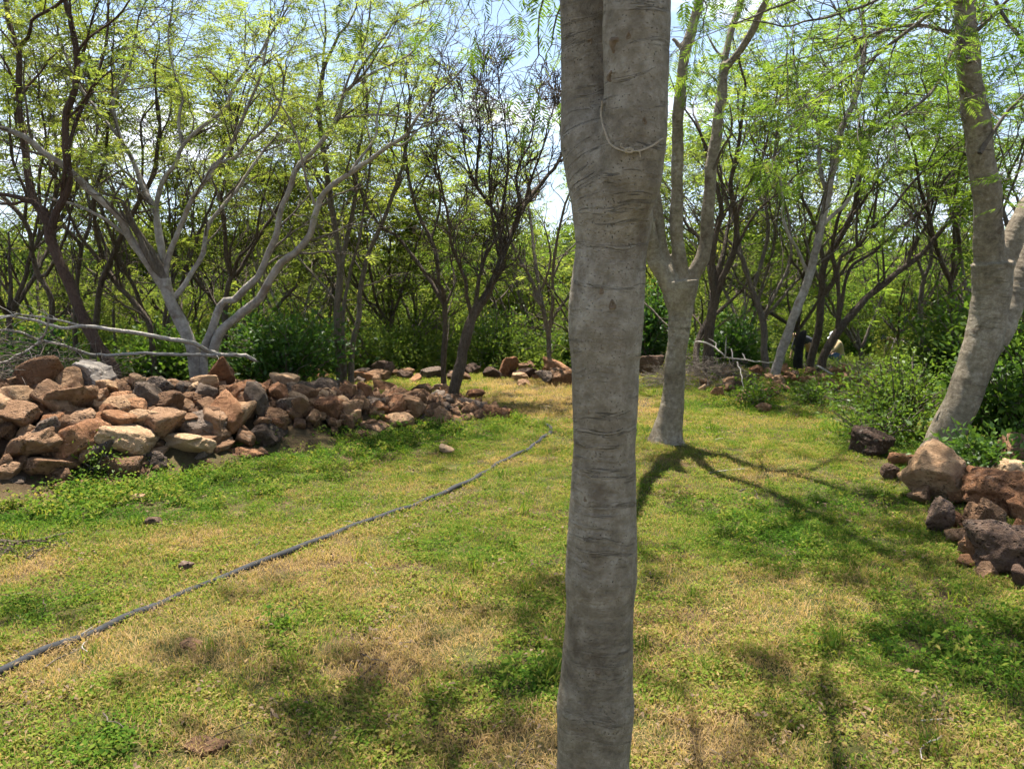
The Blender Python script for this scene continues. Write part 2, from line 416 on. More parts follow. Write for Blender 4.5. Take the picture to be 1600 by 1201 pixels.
# ------------------------------------------------------------------ ground
def build_ground():
    rad = np.concatenate([[0.0], np.geomspace(.35, 30000, 190)])
    na = 220
    ang = np.arange(na) * 2 * np.pi / na
    R, A = np.meshgrid(rad[1:], ang, indexing='ij')
    X = np.concatenate([[0], (R * np.sin(A)).ravel()]); Y = np.concatenate([[0], (R * np.cos(A)).ravel()])
    Z = gz(X, Y) + pile_h(X, Y) * .8
    nr = len(rad) - 1
    i, j = np.meshgrid(np.arange(nr - 1), np.arange(na), indexing='ij'); j2 = (j + 1) % na
    q = 1 + np.stack([i * na + j, i * na + j2, (i + 1) * na + j2, (i + 1) * na + j], -1).reshape(-1, 4)[:, ::-1]
    j = np.arange(na)
    t = np.stack([np.zeros(na, int), 1 + (j + 1) % na, 1 + j], -1)
    me = make_mesh('ground', np.stack([X, Y, Z], 1), quads=q, tris=t, attrs={'soil': np.clip(pile_h(X, Y) / .12, 0, 1)})
    m, n, l, out = new_mat('soil_and_dry_thatch')
    g = n.new('ShaderNodeNewGeometry'); vec = g.outputs['Position']
    a = noise(n, l, vec, 1.1, 5, .6); b = noise(n, l, vec, 9, 6, .7); c = noise(n, l, vec, 90, 4, .7)
    s = math_(n, l, 'ADD', math_(n, l, 'MULTIPLY', b.outputs['Fac'], .5), math_(n, l, 'MULTIPLY', c.outputs['Fac'], .5))
    r1 = ramp(n, [(.3, (.025, .016, .009)), (.5, (.08, .053, .028)), (.72, (.20, .14, .075))]); l.new(s, r1.inputs[0])
    r2 = ramp(n, [(.3, (.028, .030, .011)), (.55, (.07, .075, .022)), (.75, (.14, .13, .045))]); l.new(s, r2.inputs[0])
    mr = n.new('ShaderNodeMapRange'); mr.inputs['From Min'].default_value = .42; mr.inputs['From Max'].default_value = .58
    l.new(a.outputs['Fac'], mr.inputs['Value'])
    near = mixc(n, l, mr.outputs[0], r1.outputs[0], r2.outputs[0])
    sp = n.new('ShaderNodeSeparateXYZ'); l.new(vec, sp.inputs[0])
    fm = n.new('ShaderNodeMapRange'); fm.inputs['From Min'].default_value = 13; fm.inputs['From Max'].default_value = 26
    l.new(sp.outputs['Y'], fm.inputs['Value'])
    fa = noise(n, l, vec, .012, 6, .6)
    r3 = ramp(n, [(.35, (.035, .06, .018)), (.5, (.06, .095, .025)), (.65, (.13, .14, .05))]); l.new(fa.outputs['Fac'], r3.inputs[0])
    so = n.new('ShaderNodeAttribute'); so.attribute_name = 'soil'
    r4 = ramp(n, [(.3, (.03, .018, .011)), (.55, (.075, .045, .028)), (.75, (.13, .085, .055))]); l.new(s, r4.inputs[0])
    near = mixc(n, l, so.outputs['Fac'], near, r4.outputs[0])
    col = mixc(n, l, fm.outputs[0], near, r3.outputs[0])
    bp = n.new('ShaderNodeBump'); bp.inputs['Strength'].default_value = .8; bp.inputs['Distance'].default_value = .03
    l.new(s, bp.inputs['Height'])
    p = n.new('ShaderNodeBsdfPrincipled'); p.inputs['Roughness'].default_value = .95
    p.inputs['Specular IOR Level'].default_value = .1
    l.new(col, p.inputs['Base Color']); l.new(bp.outputs[0], p.inputs['Normal']); l.new(p.outputs[0], out.inputs['Surface'])
    tag(link('ground', me, m), 'mown grassy ground with straw patches sloping away', kind='structure')
build_ground()

def build_hills(name, dist, hmax, col, seed, xr, label):
    r = np.random.default_rng(seed)
    nx, ny = 200, 16
    xs = np.linspace(-xr, xr, nx); ys = np.linspace(0, 1, ny)
    base = float(gz(0, dist))
    prof = sum(np.sin(xs / xr * f * math.pi + r.uniform(0, 6.28)) / f ** .9 for f in (1.3, 2.7, 4.6, 8.3, 15, 27))
    prof = hmax * np.clip(.62 + .27 * prof, .12, 1.4)
    X, T = np.meshgrid(xs, ys, indexing='ij')
    H = prof[:, None] * np.sin(np.clip(T, 0, 1) * math.pi * .5) ** 1.1
    H = H + hmax * .06 * np.sin(X / xr * 60 + T * 9) * T * (1 - T) * 4
    V = np.stack([X, dist + T * dist * .35, base - 12 + H], -1).reshape(-1, 3)
    i, j = np.meshgrid(np.arange(nx - 1), np.arange(ny - 1), indexing='ij')
    q = np.stack([i * ny + j, (i + 1) * ny + j, (i + 1) * ny + j + 1, i * ny + j + 1], -1).reshape(-1, 4)
    k = len(V)                                           # back slope down to the plain
    Vb = V.reshape(nx, ny, 3)[:, -1].copy(); Vb[:, 1] += dist * .3; Vb[:, 2] = base - 12
    V = np.vstack([V, Vb]); i = np.arange(nx - 1)
    q2 = np.stack([i * ny + ny - 1, (i + 1) * ny + ny - 1, k + i + 1, k + i], -1)
    me = make_mesh(name, V, quads=np.vstack([q, q2]))
    tag(link(name, me, plain_mat(name + '_scrub', col, .95, .3, .004)), label, kind='structure')
build_hills('hills', 2600, 150, (.05, .085, .04), 5, 5200, 'wooded hills across the valley')
build_hills('mountains', 6000, 430, (.06, .08, .06), 11, 11000, 'far blue mountains beyond the valley')

# ------------------------------------------------------------------ ground cover (scattered tufts)
def source_collection(name, meshes, mat):
    c = bpy.data.collections.new(name)
    for i, me in enumerate(meshes):
        o = bpy.data.objects.new('%s_%02d' % (name, i), me)
        if not me.materials: me.materials.append(mat)
        c.objects.link(o)
    return c
def scatter(name, coll, P, rot, scl, idx, tint, label):
    me = bpy.data.meshes.new(name)
    me.vertices.add(len(P)); me.vertices.foreach_set('co', np.ascontiguousarray(P, np.float32).ravel())
    for k, a in (('scl', scl), ('tint', tint)):
        x = me.attributes.new(k, 'FLOAT', 'POINT'); x.data.foreach_set('value', np.asarray(a, np.float32))
    x = me.attributes.new('pick', 'INT', 'POINT'); x.data.foreach_set('value', np.asarray(idx, np.int32))
    x = me.attributes.new('turn', 'FLOAT_VECTOR', 'POINT'); x.data.foreach_set('vector', np.ascontiguousarray(rot, np.float32).ravel())
    me.update()
    ng = bpy.data.node_groups.new(name + '_scatter', 'GeometryNodeTree')
    ng.interface.new_socket('Geometry', in_out='INPUT', socket_type='NodeSocketGeometry')
    ng.interface.new_socket('Geometry', in_out='OUTPUT', socket_type='NodeSocketGeometry')
    gi, go = ng.nodes.new('NodeGroupInput'), ng.nodes.new('NodeGroupOutput')
    ci = ng.nodes.new('GeometryNodeCollectionInfo'); ci.inputs['Collection'].default_value = coll
    ci.inputs['Separate Children'].default_value = True; ci.inputs['Reset Children'].default_value = True
    ip = ng.nodes.new('GeometryNodeInstanceOnPoints'); ip.inputs['Pick Instance'].default_value = True
    def attr(nm, ty):
        a = ng.nodes.new('GeometryNodeInputNamedAttribute'); a.data_type = ty; a.inputs['Name'].default_value = nm
        return a.outputs['Attribute']
    ng.links.new(gi.outputs[0], ip.inputs['Points']); ng.links.new(ci.outputs[0], ip.inputs['Instance'])
    ng.links.new(attr('pick', 'INT'), ip.inputs['Instance Index'])
    ng.links.new(attr('turn', 'FLOAT_VECTOR'), ip.inputs['Rotation'])
    ng.links.new(attr('scl', 'FLOAT'), ip.inputs['Scale'])
    ng.links.new(ip.outputs[0], go.inputs[0])
    o = link(name, me)
    mod = o.modifiers.new('scatter', 'NODES'); mod.node_group = ng
    return tag(o, label, kind='stuff')

def blade_tuft(r, n, rad, h0, h1, lean, w):
    V, Q, T = [], [], []
    for _ in range(n):
        a, q = r.uniform(0, 6.28), rad * math.sqrt(r.uniform())
        b = np.array([q * math.cos(a), q * math.sin(a), 0]); h = r.uniform(h0, h1)
        d = r.uniform(0, 6.28); le = r.uniform(.3, 1) * lean
        u = np.array([math.cos(d), math.sin(d), 0]); s = np.array([-u[1], u[0], 0]) * w * r.uniform(.6, 1.3)
        up = np.array([0, 0, 1.0])
        m = b + u * h * .4 * le + up * h * .6 * (1 - .35 * le); t = b + u * h * le + up * h * max(.08, 1 - .75 * le)
        k = len(V); V += [b - s, b + s, m - s * .8, m + s * .8, t]
        Q.append((k, k + 1, k + 3, k + 2)); T.append((k + 2, k + 3, k + 4))
    return np.array(V), Q, T
def clover_tuft(r, n, rad, h, size):
    V, Q = [], []
    for _ in range(n):
        a, q = r.uniform(0, 6.28), rad * math.sqrt(r.uniform())
        c = np.array([q * math.cos(a), q * math.sin(a), r.uniform(.25, 1) * h * (1.1 - .6 * (q / rad) ** 2)])
        d = r.uniform(0, 6.28); tilt = r.normal(0, .45, 2); s = size * r.uniform(.55, 1.3)
        u = np.array([math.cos(d), math.sin(d), tilt[0]]); v = np.array([-u[1], u[0], tilt[1]])
        k = len(V)
        V += [c - u * s * .5, c + v * s * .34, c + u * s * .6, c - v * s * .34]; Q.append((k, k + 1, k + 2, k + 3))
    return np.array(V), Q, []
def turf_sources():
    r = np.random.default_rng(21); out = []
    for i in range(4): out.append(make_mesh('blade_tuft', *blade_tuft(r, 46, .085, .02, .055, .9, .0016), smooth=False))       # 0-3
    for i in range(4):                                                                                                         # 4-7 small clover
        a = clover_tuft(r, 44, .085, .035, .015); b = blade_tuft(r, 14, .08, .02, .05, .8, .0015); k = len(a[0])
        out.append(make_mesh('clover_tuft', np.vstack([a[0], b[0]]), quads=list(a[1]) + [tuple(x + k for x in q) for q in b[1]], tris=[tuple(x + k for x in t) for t in b[2]], smooth=False))
    for i in range(4): out.append(make_mesh('straw_tuft', *blade_tuft(r, 44, .10, .02, .075, 1.25, .0014), smooth=False))      # 8-11
    for i in range(3):                                                                                                         # 12-14 taller weeds
        a = clover_tuft(r, 60, .10, .13, .026); b = blade_tuft(r, 12, .06, .05, .15, .7, .003); k = len(a[0])
        out.append(make_mesh('weed_tuft', np.vstack([a[0], b[0]]), quads=list(a[1]) + [tuple(x + k for x in q) for q in b[1]], tris=[tuple(x + k for x in t) for t in b[2]], smooth=False))
    for i in range(2): out.append(make_mesh('long_grass_tuft', *blade_tuft(r, 26, .05, .06, .16, .8, .0026), smooth=False))     # 15-16
    return out

# straw-coloured and lush places, given where they lie on the ground (pixel -> ground point)
def blobs(lst):
    o = []
    for px, py, rx, ry, k in lst:
        c = hit(px, py); e = hit(px, py - ry); o.append((c[0], c[1], rx * c[1] / F_PX, max(.12, abs(e[1] - c[1])), k))
    return o
DRY = blobs([(300, 1005, 130, 45, 1), (80, 1040, 120, 60, .8), (560, 860, 90, 40, .8), (430, 890, 60, 25, .7), (690, 1000, 130, 60, .9), (560, 1060, 120, 50, .7),
             (820, 1150, 130, 50, 1), (1080, 1150, 180, 60, 1.1), (1240, 930, 150, 40, .9), (1020, 800, 40, 25, .4), (850, 612, 110, 20, 1.2), (1200, 745, 70, 12, 1),
             (700, 700, 40, 12, .5), (300, 850, 120, 22, .8), (1220, 1050, 70, 30, .7), (1480, 1130, 120, 60, .7), (1000, 640, 40, 16, .8), (330, 1160, 130, 50, .9),
             (640, 760, 60, 18, .6), (60, 880, 60, 30, .9), (1190, 660, 90, 12, .4), (1100, 1010, 70, 30, .5)])
LUSH = blobs([(150, 775, 230, 45, 1.2), (500, 700, 170, 26, 1), (820, 1050, 80, 60, .9), (60, 940, 120, 40, .7), (1190, 830, 130, 45, 1), (1450, 1010, 170, 70, .9),
              (480, 1000, 80, 40, .5), (1150, 635, 90, 8, .9), (650, 680, 130, 16, .8), (190, 1160, 90, 50, .9), (1330, 790, 90, 30, .7), (720, 850, 130, 40, .5),
              (1420, 700, 90, 30, 1.0), (1200, 610, 120, 10, .6), (1560, 1000, 120, 60, .7)])
def field(bl, x, y):
    s = 0
    for cx, cy, rx, ry, k in bl: s = s + k * np.exp(-(((x - cx) / rx) ** 2 + ((y - cy) / ry) ** 2))
    return s

def build_turf():
    r = np.random.default_rng(4)
    src = source_collection('turf_source', turf_sources(), LEAF['turf'])
    P = []
    for y0, y1, den in ((.9, 3.2, 640), (3.2, 5, 520), (5, 7.5, 340), (7.5, 11, 220), (11, 17, 80)):
        w = y1 * .74 + 1.9
        n = int(den * 2 * w * (y1 - y0))
        x, y = r.uniform(-w, w, n), r.uniform(y0, y1, n)
        P.append(np.stack([x, y], 1)[np.abs(x) < y * .74 + 1.8])
    P = np.concatenate(P); x, y = P[:, 0], P[:, 1]
    dry = field(DRY, x, y) - field(LUSH, x, y) * .75 + .34 * wob(x, y, 1.9) + .36 * wob(x + 9, y - 4, 6.2) + r.normal(0, .16, len(x))
    lush = field(LUSH, x, y) + .3 * wob(x - 3, y + 7, 2.6) + r.normal(0, .15, len(x))
    ph = pile_h(x, y)
    rp = np.clip(field(RIGHT_ROCKY, x, y), 0, 1)
    bare = (dry > .55) & (r.uniform(size=len(x)) < .4)
    keep = (ph < .16) & ~bare & (~((rp > .6) & (r.uniform(size=len(x)) < .5)))
    x, y, dry, lush, ph = (a[keep] for a in (x, y, dry, lush, ph)); n = len(x)
    u = r.uniform(size=n)
    idx = np.where(dry > .5, np.where(u < .66, 8 + r.integers(0, 4, n), r.integers(0, 4, n)),
          np.where(lush > .5, np.where(u < .68, 4 + r.integers(0, 4, n), np.where(u < .93, r.integers(0, 4, n), 12 + r.integers(0, 3, n))),
                   np.where(u < .42, r.integers(0, 4, n), np.where(u < .82, 4 + r.integers(0, 4, n), 8 + r.integers(0, 4, n)))))
    idx = np.where(r.uniform(size=n) < .006, 15 + r.integers(0, 2, n), idx)
    # rank weeds along the foot of the stone pile
    q = np.stack([x, y], 1) - PA; s = q @ PN; t = (q @ PD) / PL
    foot = (s > -1.0 + .5 * wob(x, y, 1.7)) & (s < .3) & (t < 1.0) & (wob(x + 2, y, 2.2) > -.45)
    idx = np.where(foot & (r.uniform(size=n) < .17), 12 + r.integers(0, 3, n), np.where(foot & (idx < 12), 4 + r.integers(0, 4, n), idx))
    tint = np.clip(.50 + .34 * dry - .2 * np.clip(lush, 0, 1) + r.normal(0, .07, n), 0, 1)
    tint = np.clip(tint + .07 * np.clip((5.2 - y) / 2, 0, 1), 0, 1)
    tint = np.where(idx >= 12, np.clip(.36 + r.normal(0, .09, n), 0, .55), tint)
    tint = np.where(foot, np.minimum(tint, .50), tint)
    tint = np.where((idx >= 8) & (idx < 12), np.clip(tint + .24, .55, 1), tint)
    scl = r.uniform(.6, 1.1, n) * np.where(y > 7.5, 1.25, 1.0) * np.where(y > 11, 1.4, 1.0)
    scl *= np.where((idx >= 12) & (idx < 15), np.clip(.4 + .3 * np.clip(lush, 0, 1) + .15 * foot + .3 * r.uniform(size=n), .35, 1.1), 1)
    rot = np.stack([r.normal(0, .12, n), r.normal(0, .12, n), r.uniform(0, 6.28, n)], 1)
    z = gz(x, y) + ph * .8 - .004
    scatter('grass', src, np.stack([x, y, z], 1), rot, scl, idx, tint, 'short mixed grass, clover and dry straw over the ground')
RIGHT_ROCKY = blobs([(1500, 770, 90, 70, 1), (1240, 600, 90, 20, .8)])
build_turf()
def build_litter():
    r = np.random.default_rng(64); src = []
    for k in range(4):
        tb = Tubes(); L = r.uniform(.06, .16); q = r.normal(0, .012, (6, 3)) * [1, 1, .3]
        tb.add(np.stack([np.linspace(-L / 2, L / 2, 6), np.zeros(6), np.full(6, .012)], 1) + np.cumsum(q, 0) * .5, np.linspace(.0024, .0012, 6), 5)
        m_ = tb.mesh('twig'); m_.materials.append(BARK[('mid', 'dead', 'brown', 'mid')[k]]); src.append(m_)
    dead = plain_mat('dry_fallen_leaf', (.13, .085, .045), .9, .5, 40)
    for k in range(4):
        n_ = 9; V, Q = [], []
        for i in range(n_):
            c = np.array([*r.normal(0, .04, 2), .018 + r.uniform(0, .012)]); a = r.uniform(0, 6.28); u = np.array([math.cos(a), math.sin(a), r.normal(0, .3)]) * r.uniform(.005, .012); v = np.array([-u[1], u[0], r.normal(0, .006)]) * .45
            j = len(V); V += [c - u, c + v + [0, 0, .004], c + u, c - v + [0, 0, .003]]; Q.append((j, j + 1, j + 2, j + 3))
        m_ = make_mesh('dry_leaves', np.array(V), quads=Q, smooth=False); m_.materials.append(dead); src.append(m_)
    coll = source_collection('litter_source', src, dead)
    n = 1500; y = 1.6 + 9 * r.uniform(size=n) ** 1.6; x = r.uniform(-1, 1, n) * (y * .74 + .3)
    k = (pile_h(x, y) < .05) & (wob(x, y, 1.3) + r.normal(0, .5, n) > -.1); x, y = x[k], y[k]; n = len(x)
    scatter('leaf_litter', coll, np.stack([x, y, gz(x, y)], 1), np.stack([r.normal(0, .1, n), r.normal(0, .1, n), r.uniform(0, 6.28, n)], 1), r.uniform(.6, 1.5, n), np.where(r.uniform(size=n) < .25, r.integers(0, 4, n), 4 + r.integers(0, 4, n)), np.full(n, .5), 'dry twigs and fallen leaf litter strewn over the grass')
build_litter()

# ------------------------------------------------------------------ leaves and trees
def frond_template(r, pairs, pin, wid, droop):
    """a twice-feathered leaf along +x, length 1: pairs of narrow drooping pinnae"""
    V, Q = [], []
    for i in range(pairs):
        t = .22 + .78 * i / max(1, pairs - 1)
        c = np.array([t, 0, -droop * t * t])
        L = pin * (1 - .45 * abs(t - .5) * 1.4) * r.uniform(.85, 1.15)
        for s in (-1, 1):
            d = np.array([.55, s * .83, -.28 + r.normal(0, .12)]); d /= np.linalg.norm(d)
            w = np.array([.83, -s * .55, r.normal(0, .2)]) * wid
            e = c + d * L; m = c + d * L * .5 + np.array([0, 0, .03])
            k = len(V); V += [c, m - w, e, m + w]; Q.append((k, k + 1, k + 2, k + 3))
    return np.array(V), np.array(Q)
_fr = np.random.default_rng(77)
FRONDS = {
    'fine': [frond_template(_fr, 9, .42, .028, .25) for _ in range(5)],
    'mid': [frond_template(_fr, 6, .46, .042, .25) for _ in range(5)],
    'far': [frond_template(_fr, 4, .52, .06, .2) for _ in range(4)],
}
def frond_mesh(name, kind, pos, dirs, size, tint, r):
    tem = FRONDS[kind]; which = r.integers(0, len(tem), len(pos))
    VV, QQ, TT, off = [], [], [], 0
    X = dirs / (np.linalg.norm(dirs, axis=1, keepdims=True) + 1e-9)
    up = np.stack([r.normal(0, .25, len(pos)), r.normal(0, .25, len(pos)), np.ones(len(pos))], 1)
    Yv = np.cross(up, X); Yv /= np.linalg.norm(Yv, axis=1, keepdims=True) + 1e-9
    Z = np.cross(X, Yv)
    for k, (tv, tq) in enumerate(tem):
        m = which == k
        if not m.any(): continue
        A = (tv[None, :, 0:1] * X[m][:, None] + tv[None, :, 1:2] * Yv[m][:, None] + tv[None, :, 2:3] * Z[m][:, None])
        A = A * size[m][:, None, None] + pos[m][:, None]
        B = A.shape[0]; nv = len(tv)
        VV.append(A.reshape(-1, 3)); QQ.append((tq[None] + (np.arange(B) * nv)[:, None, None]).reshape(-1, 4) + off)
        TT.append(np.repeat(tint[m], nv)); off += B * nv
    return make_mesh(name, np.concatenate(VV), quads=np.concatenate(QQ), smooth=False, attrs={'tint': np.concatenate(TT)})

def unit(v): return v / (np.linalg.norm(v) + 1e-9)

class Tree:
    """limbs are traced or grown polylines; finer wood and foliage are grown from them"""
    def __init__(s, seed):
        s.r = np.random.default_rng(seed); s.limbs = []; s.tubes = Tubes(); s.anchor = []; s.px = []; s.thin = 1.0
    def traced(s, pts, d0, w0, w1, d1=None, base=False):
        """pts in photo pixels; depth runs from the limb it leaves (or d0) to d1"""
        pts = np.asarray(pts, float)
        if s.px and not base:
            A = np.concatenate([p for p in s.px]); k = np.argmin(((A[:, :2] - pts[0]) ** 2).sum(1))
            if ((A[k, :2] - pts[0]) ** 2).sum() < 30 ** 2: d0 = A[k, 2]
        seg = np.concatenate([[0], np.cumsum(np.linalg.norm(np.diff(pts, axis=0), axis=1))]); u = seg / seg[-1]
        if d1 is None: d1 = d0 + s.r.uniform(-.55, .55) * min(1.6, seg[-1] / 170) * (d0 / 9)
        D = d0 + (d1 - d0) * u
        P = np.array([at(a, b, d) for (a, b), d in zip(pts, D)])
        wpx = w0 + (w1 - w0) * u
        R = .5 * wpx * D / F_PX * s.thin
        if base:
            g = P[0].copy(); g[2] = float(surf(g[0], g[1])) - .12
            if g[2] < P[0][2] - .02: P = np.vstack([g, P]); R = np.concatenate([[R[0] * 1.12], R])
        s.px.append(np.column_stack([np.interp(np.linspace(0, 1, 40), u, pts[:, 0]), np.interp(np.linspace(0, 1, 40), u, pts[:, 1]), np.interp(np.linspace(0, 1, 40), u, D)]))
        return s.limb(P, R)
    def limb(s, P, R, wig=.012):
        C = spline(np.column_stack([P, R]), .07 if R[0] > .06 else .1)
        n = len(C); w = np.cumsum(s.r.normal(0, 1, (n, 3)), 0); w -= np.linspace(0, 1, n)[:, None] * w[-1]
        C[:, :3] += w * wig * .35
        C[:, 3] *= 1 + .05 * np.sin(np.arange(n) * .9 + s.r.uniform(0, 6)) + s.r.normal(0, .02, n)
        s.limbs.append(C)
        return C
    def emit_limbs(s, sides=12):
        for C in s.limbs: s.tubes.add(C[:, :3], C[:, 3], sides if C[0, 3] > .03 else max(6, sides - 4))
    def grow(s, p, d, L, rad, level, o):
        r = s.r; n = (7, 6, 5, 4)[min(level, 3)]
        pts = [p]; q = d.copy(); step = L / (n - 1)
        for i in range(n - 1):
            q = unit(q + r.normal(0, o['wig'], 3) + np.array([0, 0, o['up'] * (1 - .3 * level)]))
            pts.append(pts[-1] + q * step)
        pts = np.array(pts); R = rad * np.linspace(1, .35 if level < 3 else .45, n)
        s.tubes.add(pts, np.maximum(R, o['rmin']), (6, 5, 4, 3)[min(level, 3)])
        if level >= o['levels']:
            s.anchor.append((pts, L)); return
        k = o['kids'][min(level, len(o['kids']) - 1)]; k = int(k + r.uniform(0, 1))
        for i in range(k):
            t = r.uniform(.3, 1.0) if i else 1.0
            f = t * (n - 1); a = min(int(f), n - 2); b = pts[a] + (pts[a + 1] - pts[a]) * (f - a)
            tan = unit(pts[a + 1] - pts[a])
            side = unit(np.cross(tan, r.normal(0, 1, 3)))
            spread = r.uniform(.35, 1.0) * o['spread']
            nd = unit(tan * math.cos(spread) + side * math.sin(spread) + np.array([0, 0, o['lift']]))
            if level >= 1 and o.get('umbrella', True): nd = unit(nd * [1, 1, .55])
            s.grow(b, nd, L * r.uniform(.45, .8) * (1.0 if t < .95 else .9), max(R[a] * r.uniform(.45, .65), o['rmin']), level + 1, o)
    def branch_out(s, every=.32, start=.35, L=(.7, 1.4), tip=True, **kw):
        o = dict(wig=.17, up=.07, levels=3, kids=(4, 3.2, 2.2), spread=.95, lift=.12, rmin=.0022); o.update(kw)
        for C in list(s.limbs):
            P, R = C[:, :3], C[:, 3]; n = len(P)
            ln = np.linalg.norm(np.diff(P, axis=0), axis=1).sum()
            k = int(ln * (1 - start) / every + s.r.uniform())
            for i in range(k):
                t = s.r.uniform(start, 1) * (n - 2); a = int(t)
                if R[a] > o.get('rmax', .05) : continue
                tan = unit(P[min(a + 2, n - 1)] - P[max(a - 1, 0)]); side = unit(np.cross(tan, s.r.normal(0, 1, 3)))
                nd = unit(tan * .75 + side * .75 + np.array([0, 0, .22]))
                s.grow(P[a], nd, s.r.uniform(*L), min(R[a] * .5, .016), 1, o)
            if tip:
                tan = unit(P[-1] - P[-3])
                for j in range(2):
                    side = unit(np.cross(tan, s.r.normal(0, 1, 3)))
                    s.grow(P[-1], unit(tan + side * (.25 + .3 * j)), s.r.uniform(*L) * 1.25, R[-1] * (.9 - .2 * j), 0, o)
    def leaves(s, name, kind, per, size, tint, dens=1.0, cond=None, droop=.08, flat=.4):
        pos, dr, sz, ti = [], [], [], []
        r = s.r
        for pts, L in s.anchor:
            if r.uniform() > dens: continue
            base_t = np.clip(r.normal(tint, .14), 0, 1)
            for _ in range(int(per + r.uniform())):
                f = r.uniform(.25, 1) * (len(pts) - 1); a = min(int(f), len(pts) - 2)
                b = pts[a] + (pts[a + 1] - pts[a]) * (f - a)
                if cond is not None and not cond(b): continue
                d = unit(pts[a + 1] - pts[a]) * .6 + r.normal(0, .65, 3) + np.array([0, 0, -droop])
                d[2] *= flat
                pos.append(b); dr.append(d); sz.append(size * r.uniform(.65, 1.3)); ti.append(np.clip(base_t + r.normal(0, .08), 0, 1))
        if not pos: return None
        return frond_mesh(name, kind, np.array(pos), np.array(dr), np.array(sz), np.array(ti), r)

N_TRI = [0]
def finish(t, label, bark, leafmat, group=None, crown=None, extra=None, sides=12, cat='tree', name='tree', trunk_mesh=None):
    base = t.limbs[0][0, :3].copy() if t.limbs else np.zeros(3)
    base[2] = float(surf(base[0], base[1]))
    root = empty(name, base); tag(root, label, cat, group)
    me = t.tubes.mesh('branch')
    if trunk_mesh is None:
        t.tubes = Tubes(); t.emit_limbs(sides); trunk_mesh = t.tubes.mesh('trunk'); fine_bark = bark
    else: fine_bark = 'mid'
    if bark == 'pale': fine_bark = 'mid'
    off = -base
    for m_ in ([me] + ([trunk_mesh] if trunk_mesh else []) + ([crown] if crown else [])):
        V = get_v(m_) + off; m_.vertices.foreach_set('co', V.astype(np.float32).ravel()); m_.update()
    tr = link('trunk', trunk_mesh, BARK[bark], root)
    tag(link('branch', me, BARK[fine_bark], tr), kind='stuff')
    if crown: link('crown', crown, LEAF[leafmat], root)
    return root
def remeshed(limbs, voxel, smooth, name, disp=None):
    VV, QQ, TT, off = [], [], [], 0
    k = 28; a = np.arange(k) * 2 * np.pi / k
    for C in limbs:
        P, R = C[:, :3], C[:, 3]; n = len(P)
        T = np.gradient(P, axis=0); T /= np.linalg.norm(T, axis=1, keepdims=True)
        ref = np.array([0, 1.0, 0]); U = np.cross(T, ref); U /= np.linalg.norm(U, axis=1, keepdims=True); W = np.cross(T, U)
        V = P[:, None] + (U[:, None] * np.cos(a)[None, :, None] + W[:, None] * np.sin(a)[None, :, None]) * R[:, None, None]
        i, j = np.meshgrid(np.arange(n - 1), np.arange(k), indexing='ij'); j2 = (j + 1) % k
        q = np.stack([i * k + j, i * k + j2, (i + 1) * k + j2, (i + 1) * k + j], -1).reshape(-1, 4) + off
        c0 = off + n * k; jj = np.arange(k)
        t = np.concatenate([np.stack([np.full(k, c0), off + (jj + 1) % k, off + jj], 1),
                            np.stack([np.full(k, c0 + 1), off + (n - 1) * k + jj, off + (n - 1) * k + (jj + 1) % k], 1)])
        VV.append(np.vstack([V.reshape(-1, 3), P[:1], P[-1:]])); QQ.append(q); TT.append(t); off += n * k + 2
    me = make_mesh(name, np.concatenate(VV), quads=np.concatenate(QQ), tris=np.concatenate(TT))
    me2 = eval_mods(me, [('REMESH', dict(mode='VOXEL', voxel_size=voxel, use_smooth_shade=True)),
                         ('SMOOTH', dict(factor=.5, iterations=smooth))], name)
    V = get_v(me2); Nn = get_n(me2)
    S = np.concatenate([C[:, :3] for C in limbs]); al = []
    for i, C in enumerate(limbs):
        L = np.concatenate([[0], np.cumsum(np.linalg.norm(np.diff(C[:, :3], axis=0), axis=1))]); al.append(L + i * .37)
    for i in range(1, len(limbs)):                       # arc length carries on from the limb it leaves
        best = min(((np.linalg.norm(limbs[j][:, :3] - limbs[i][0, :3], axis=1).min(), j) for j in range(i)))
        j = best[1]; al[i] = al[i] - al[i][0] + al[j][np.linalg.norm(limbs[j][:, :3] - limbs[i][0, :3], axis=1).argmin()]
    out = np.empty(len(V)); offa = np.zeros(len(V))
    soft = 3.0 * voxel
    for s in range(0, len(V), 4000):
        v = V[s:s + 4000]; ws, acc = 0, 0
        for C, a_ in zip(limbs, al):
            T = np.gradient(C[:, :3], axis=0); T /= np.linalg.norm(T, axis=1, keepdims=True)
            d = np.linalg.norm(v[:, None] - C[None, :, :3], axis=2) - C[None, :, 3]
            kk = d.argmin(1); w = np.exp(-np.clip(d.min(1), -.02, 1) / soft) + 1e-30
            acc = acc + w * (a_[kk] + ((v - C[kk, :3]) * T[kk]).sum(1)); ws = ws + w
        out[s:s + 4000] = acc / ws
    if disp is not None:
        V = V + Nn * disp(V, out)[:, None]
        me2.vertices.foreach_set('co', V.astype(np.float32).ravel())
    at_ = me2.attributes.new('along', 'FLOAT', 'POINT'); at_.data.foreach_set('value', out.astype(np.float32))
    me2.polygons.foreach_set('use_smooth', np.ones(len(me2.polygons), bool)); me2.update()
    return me2

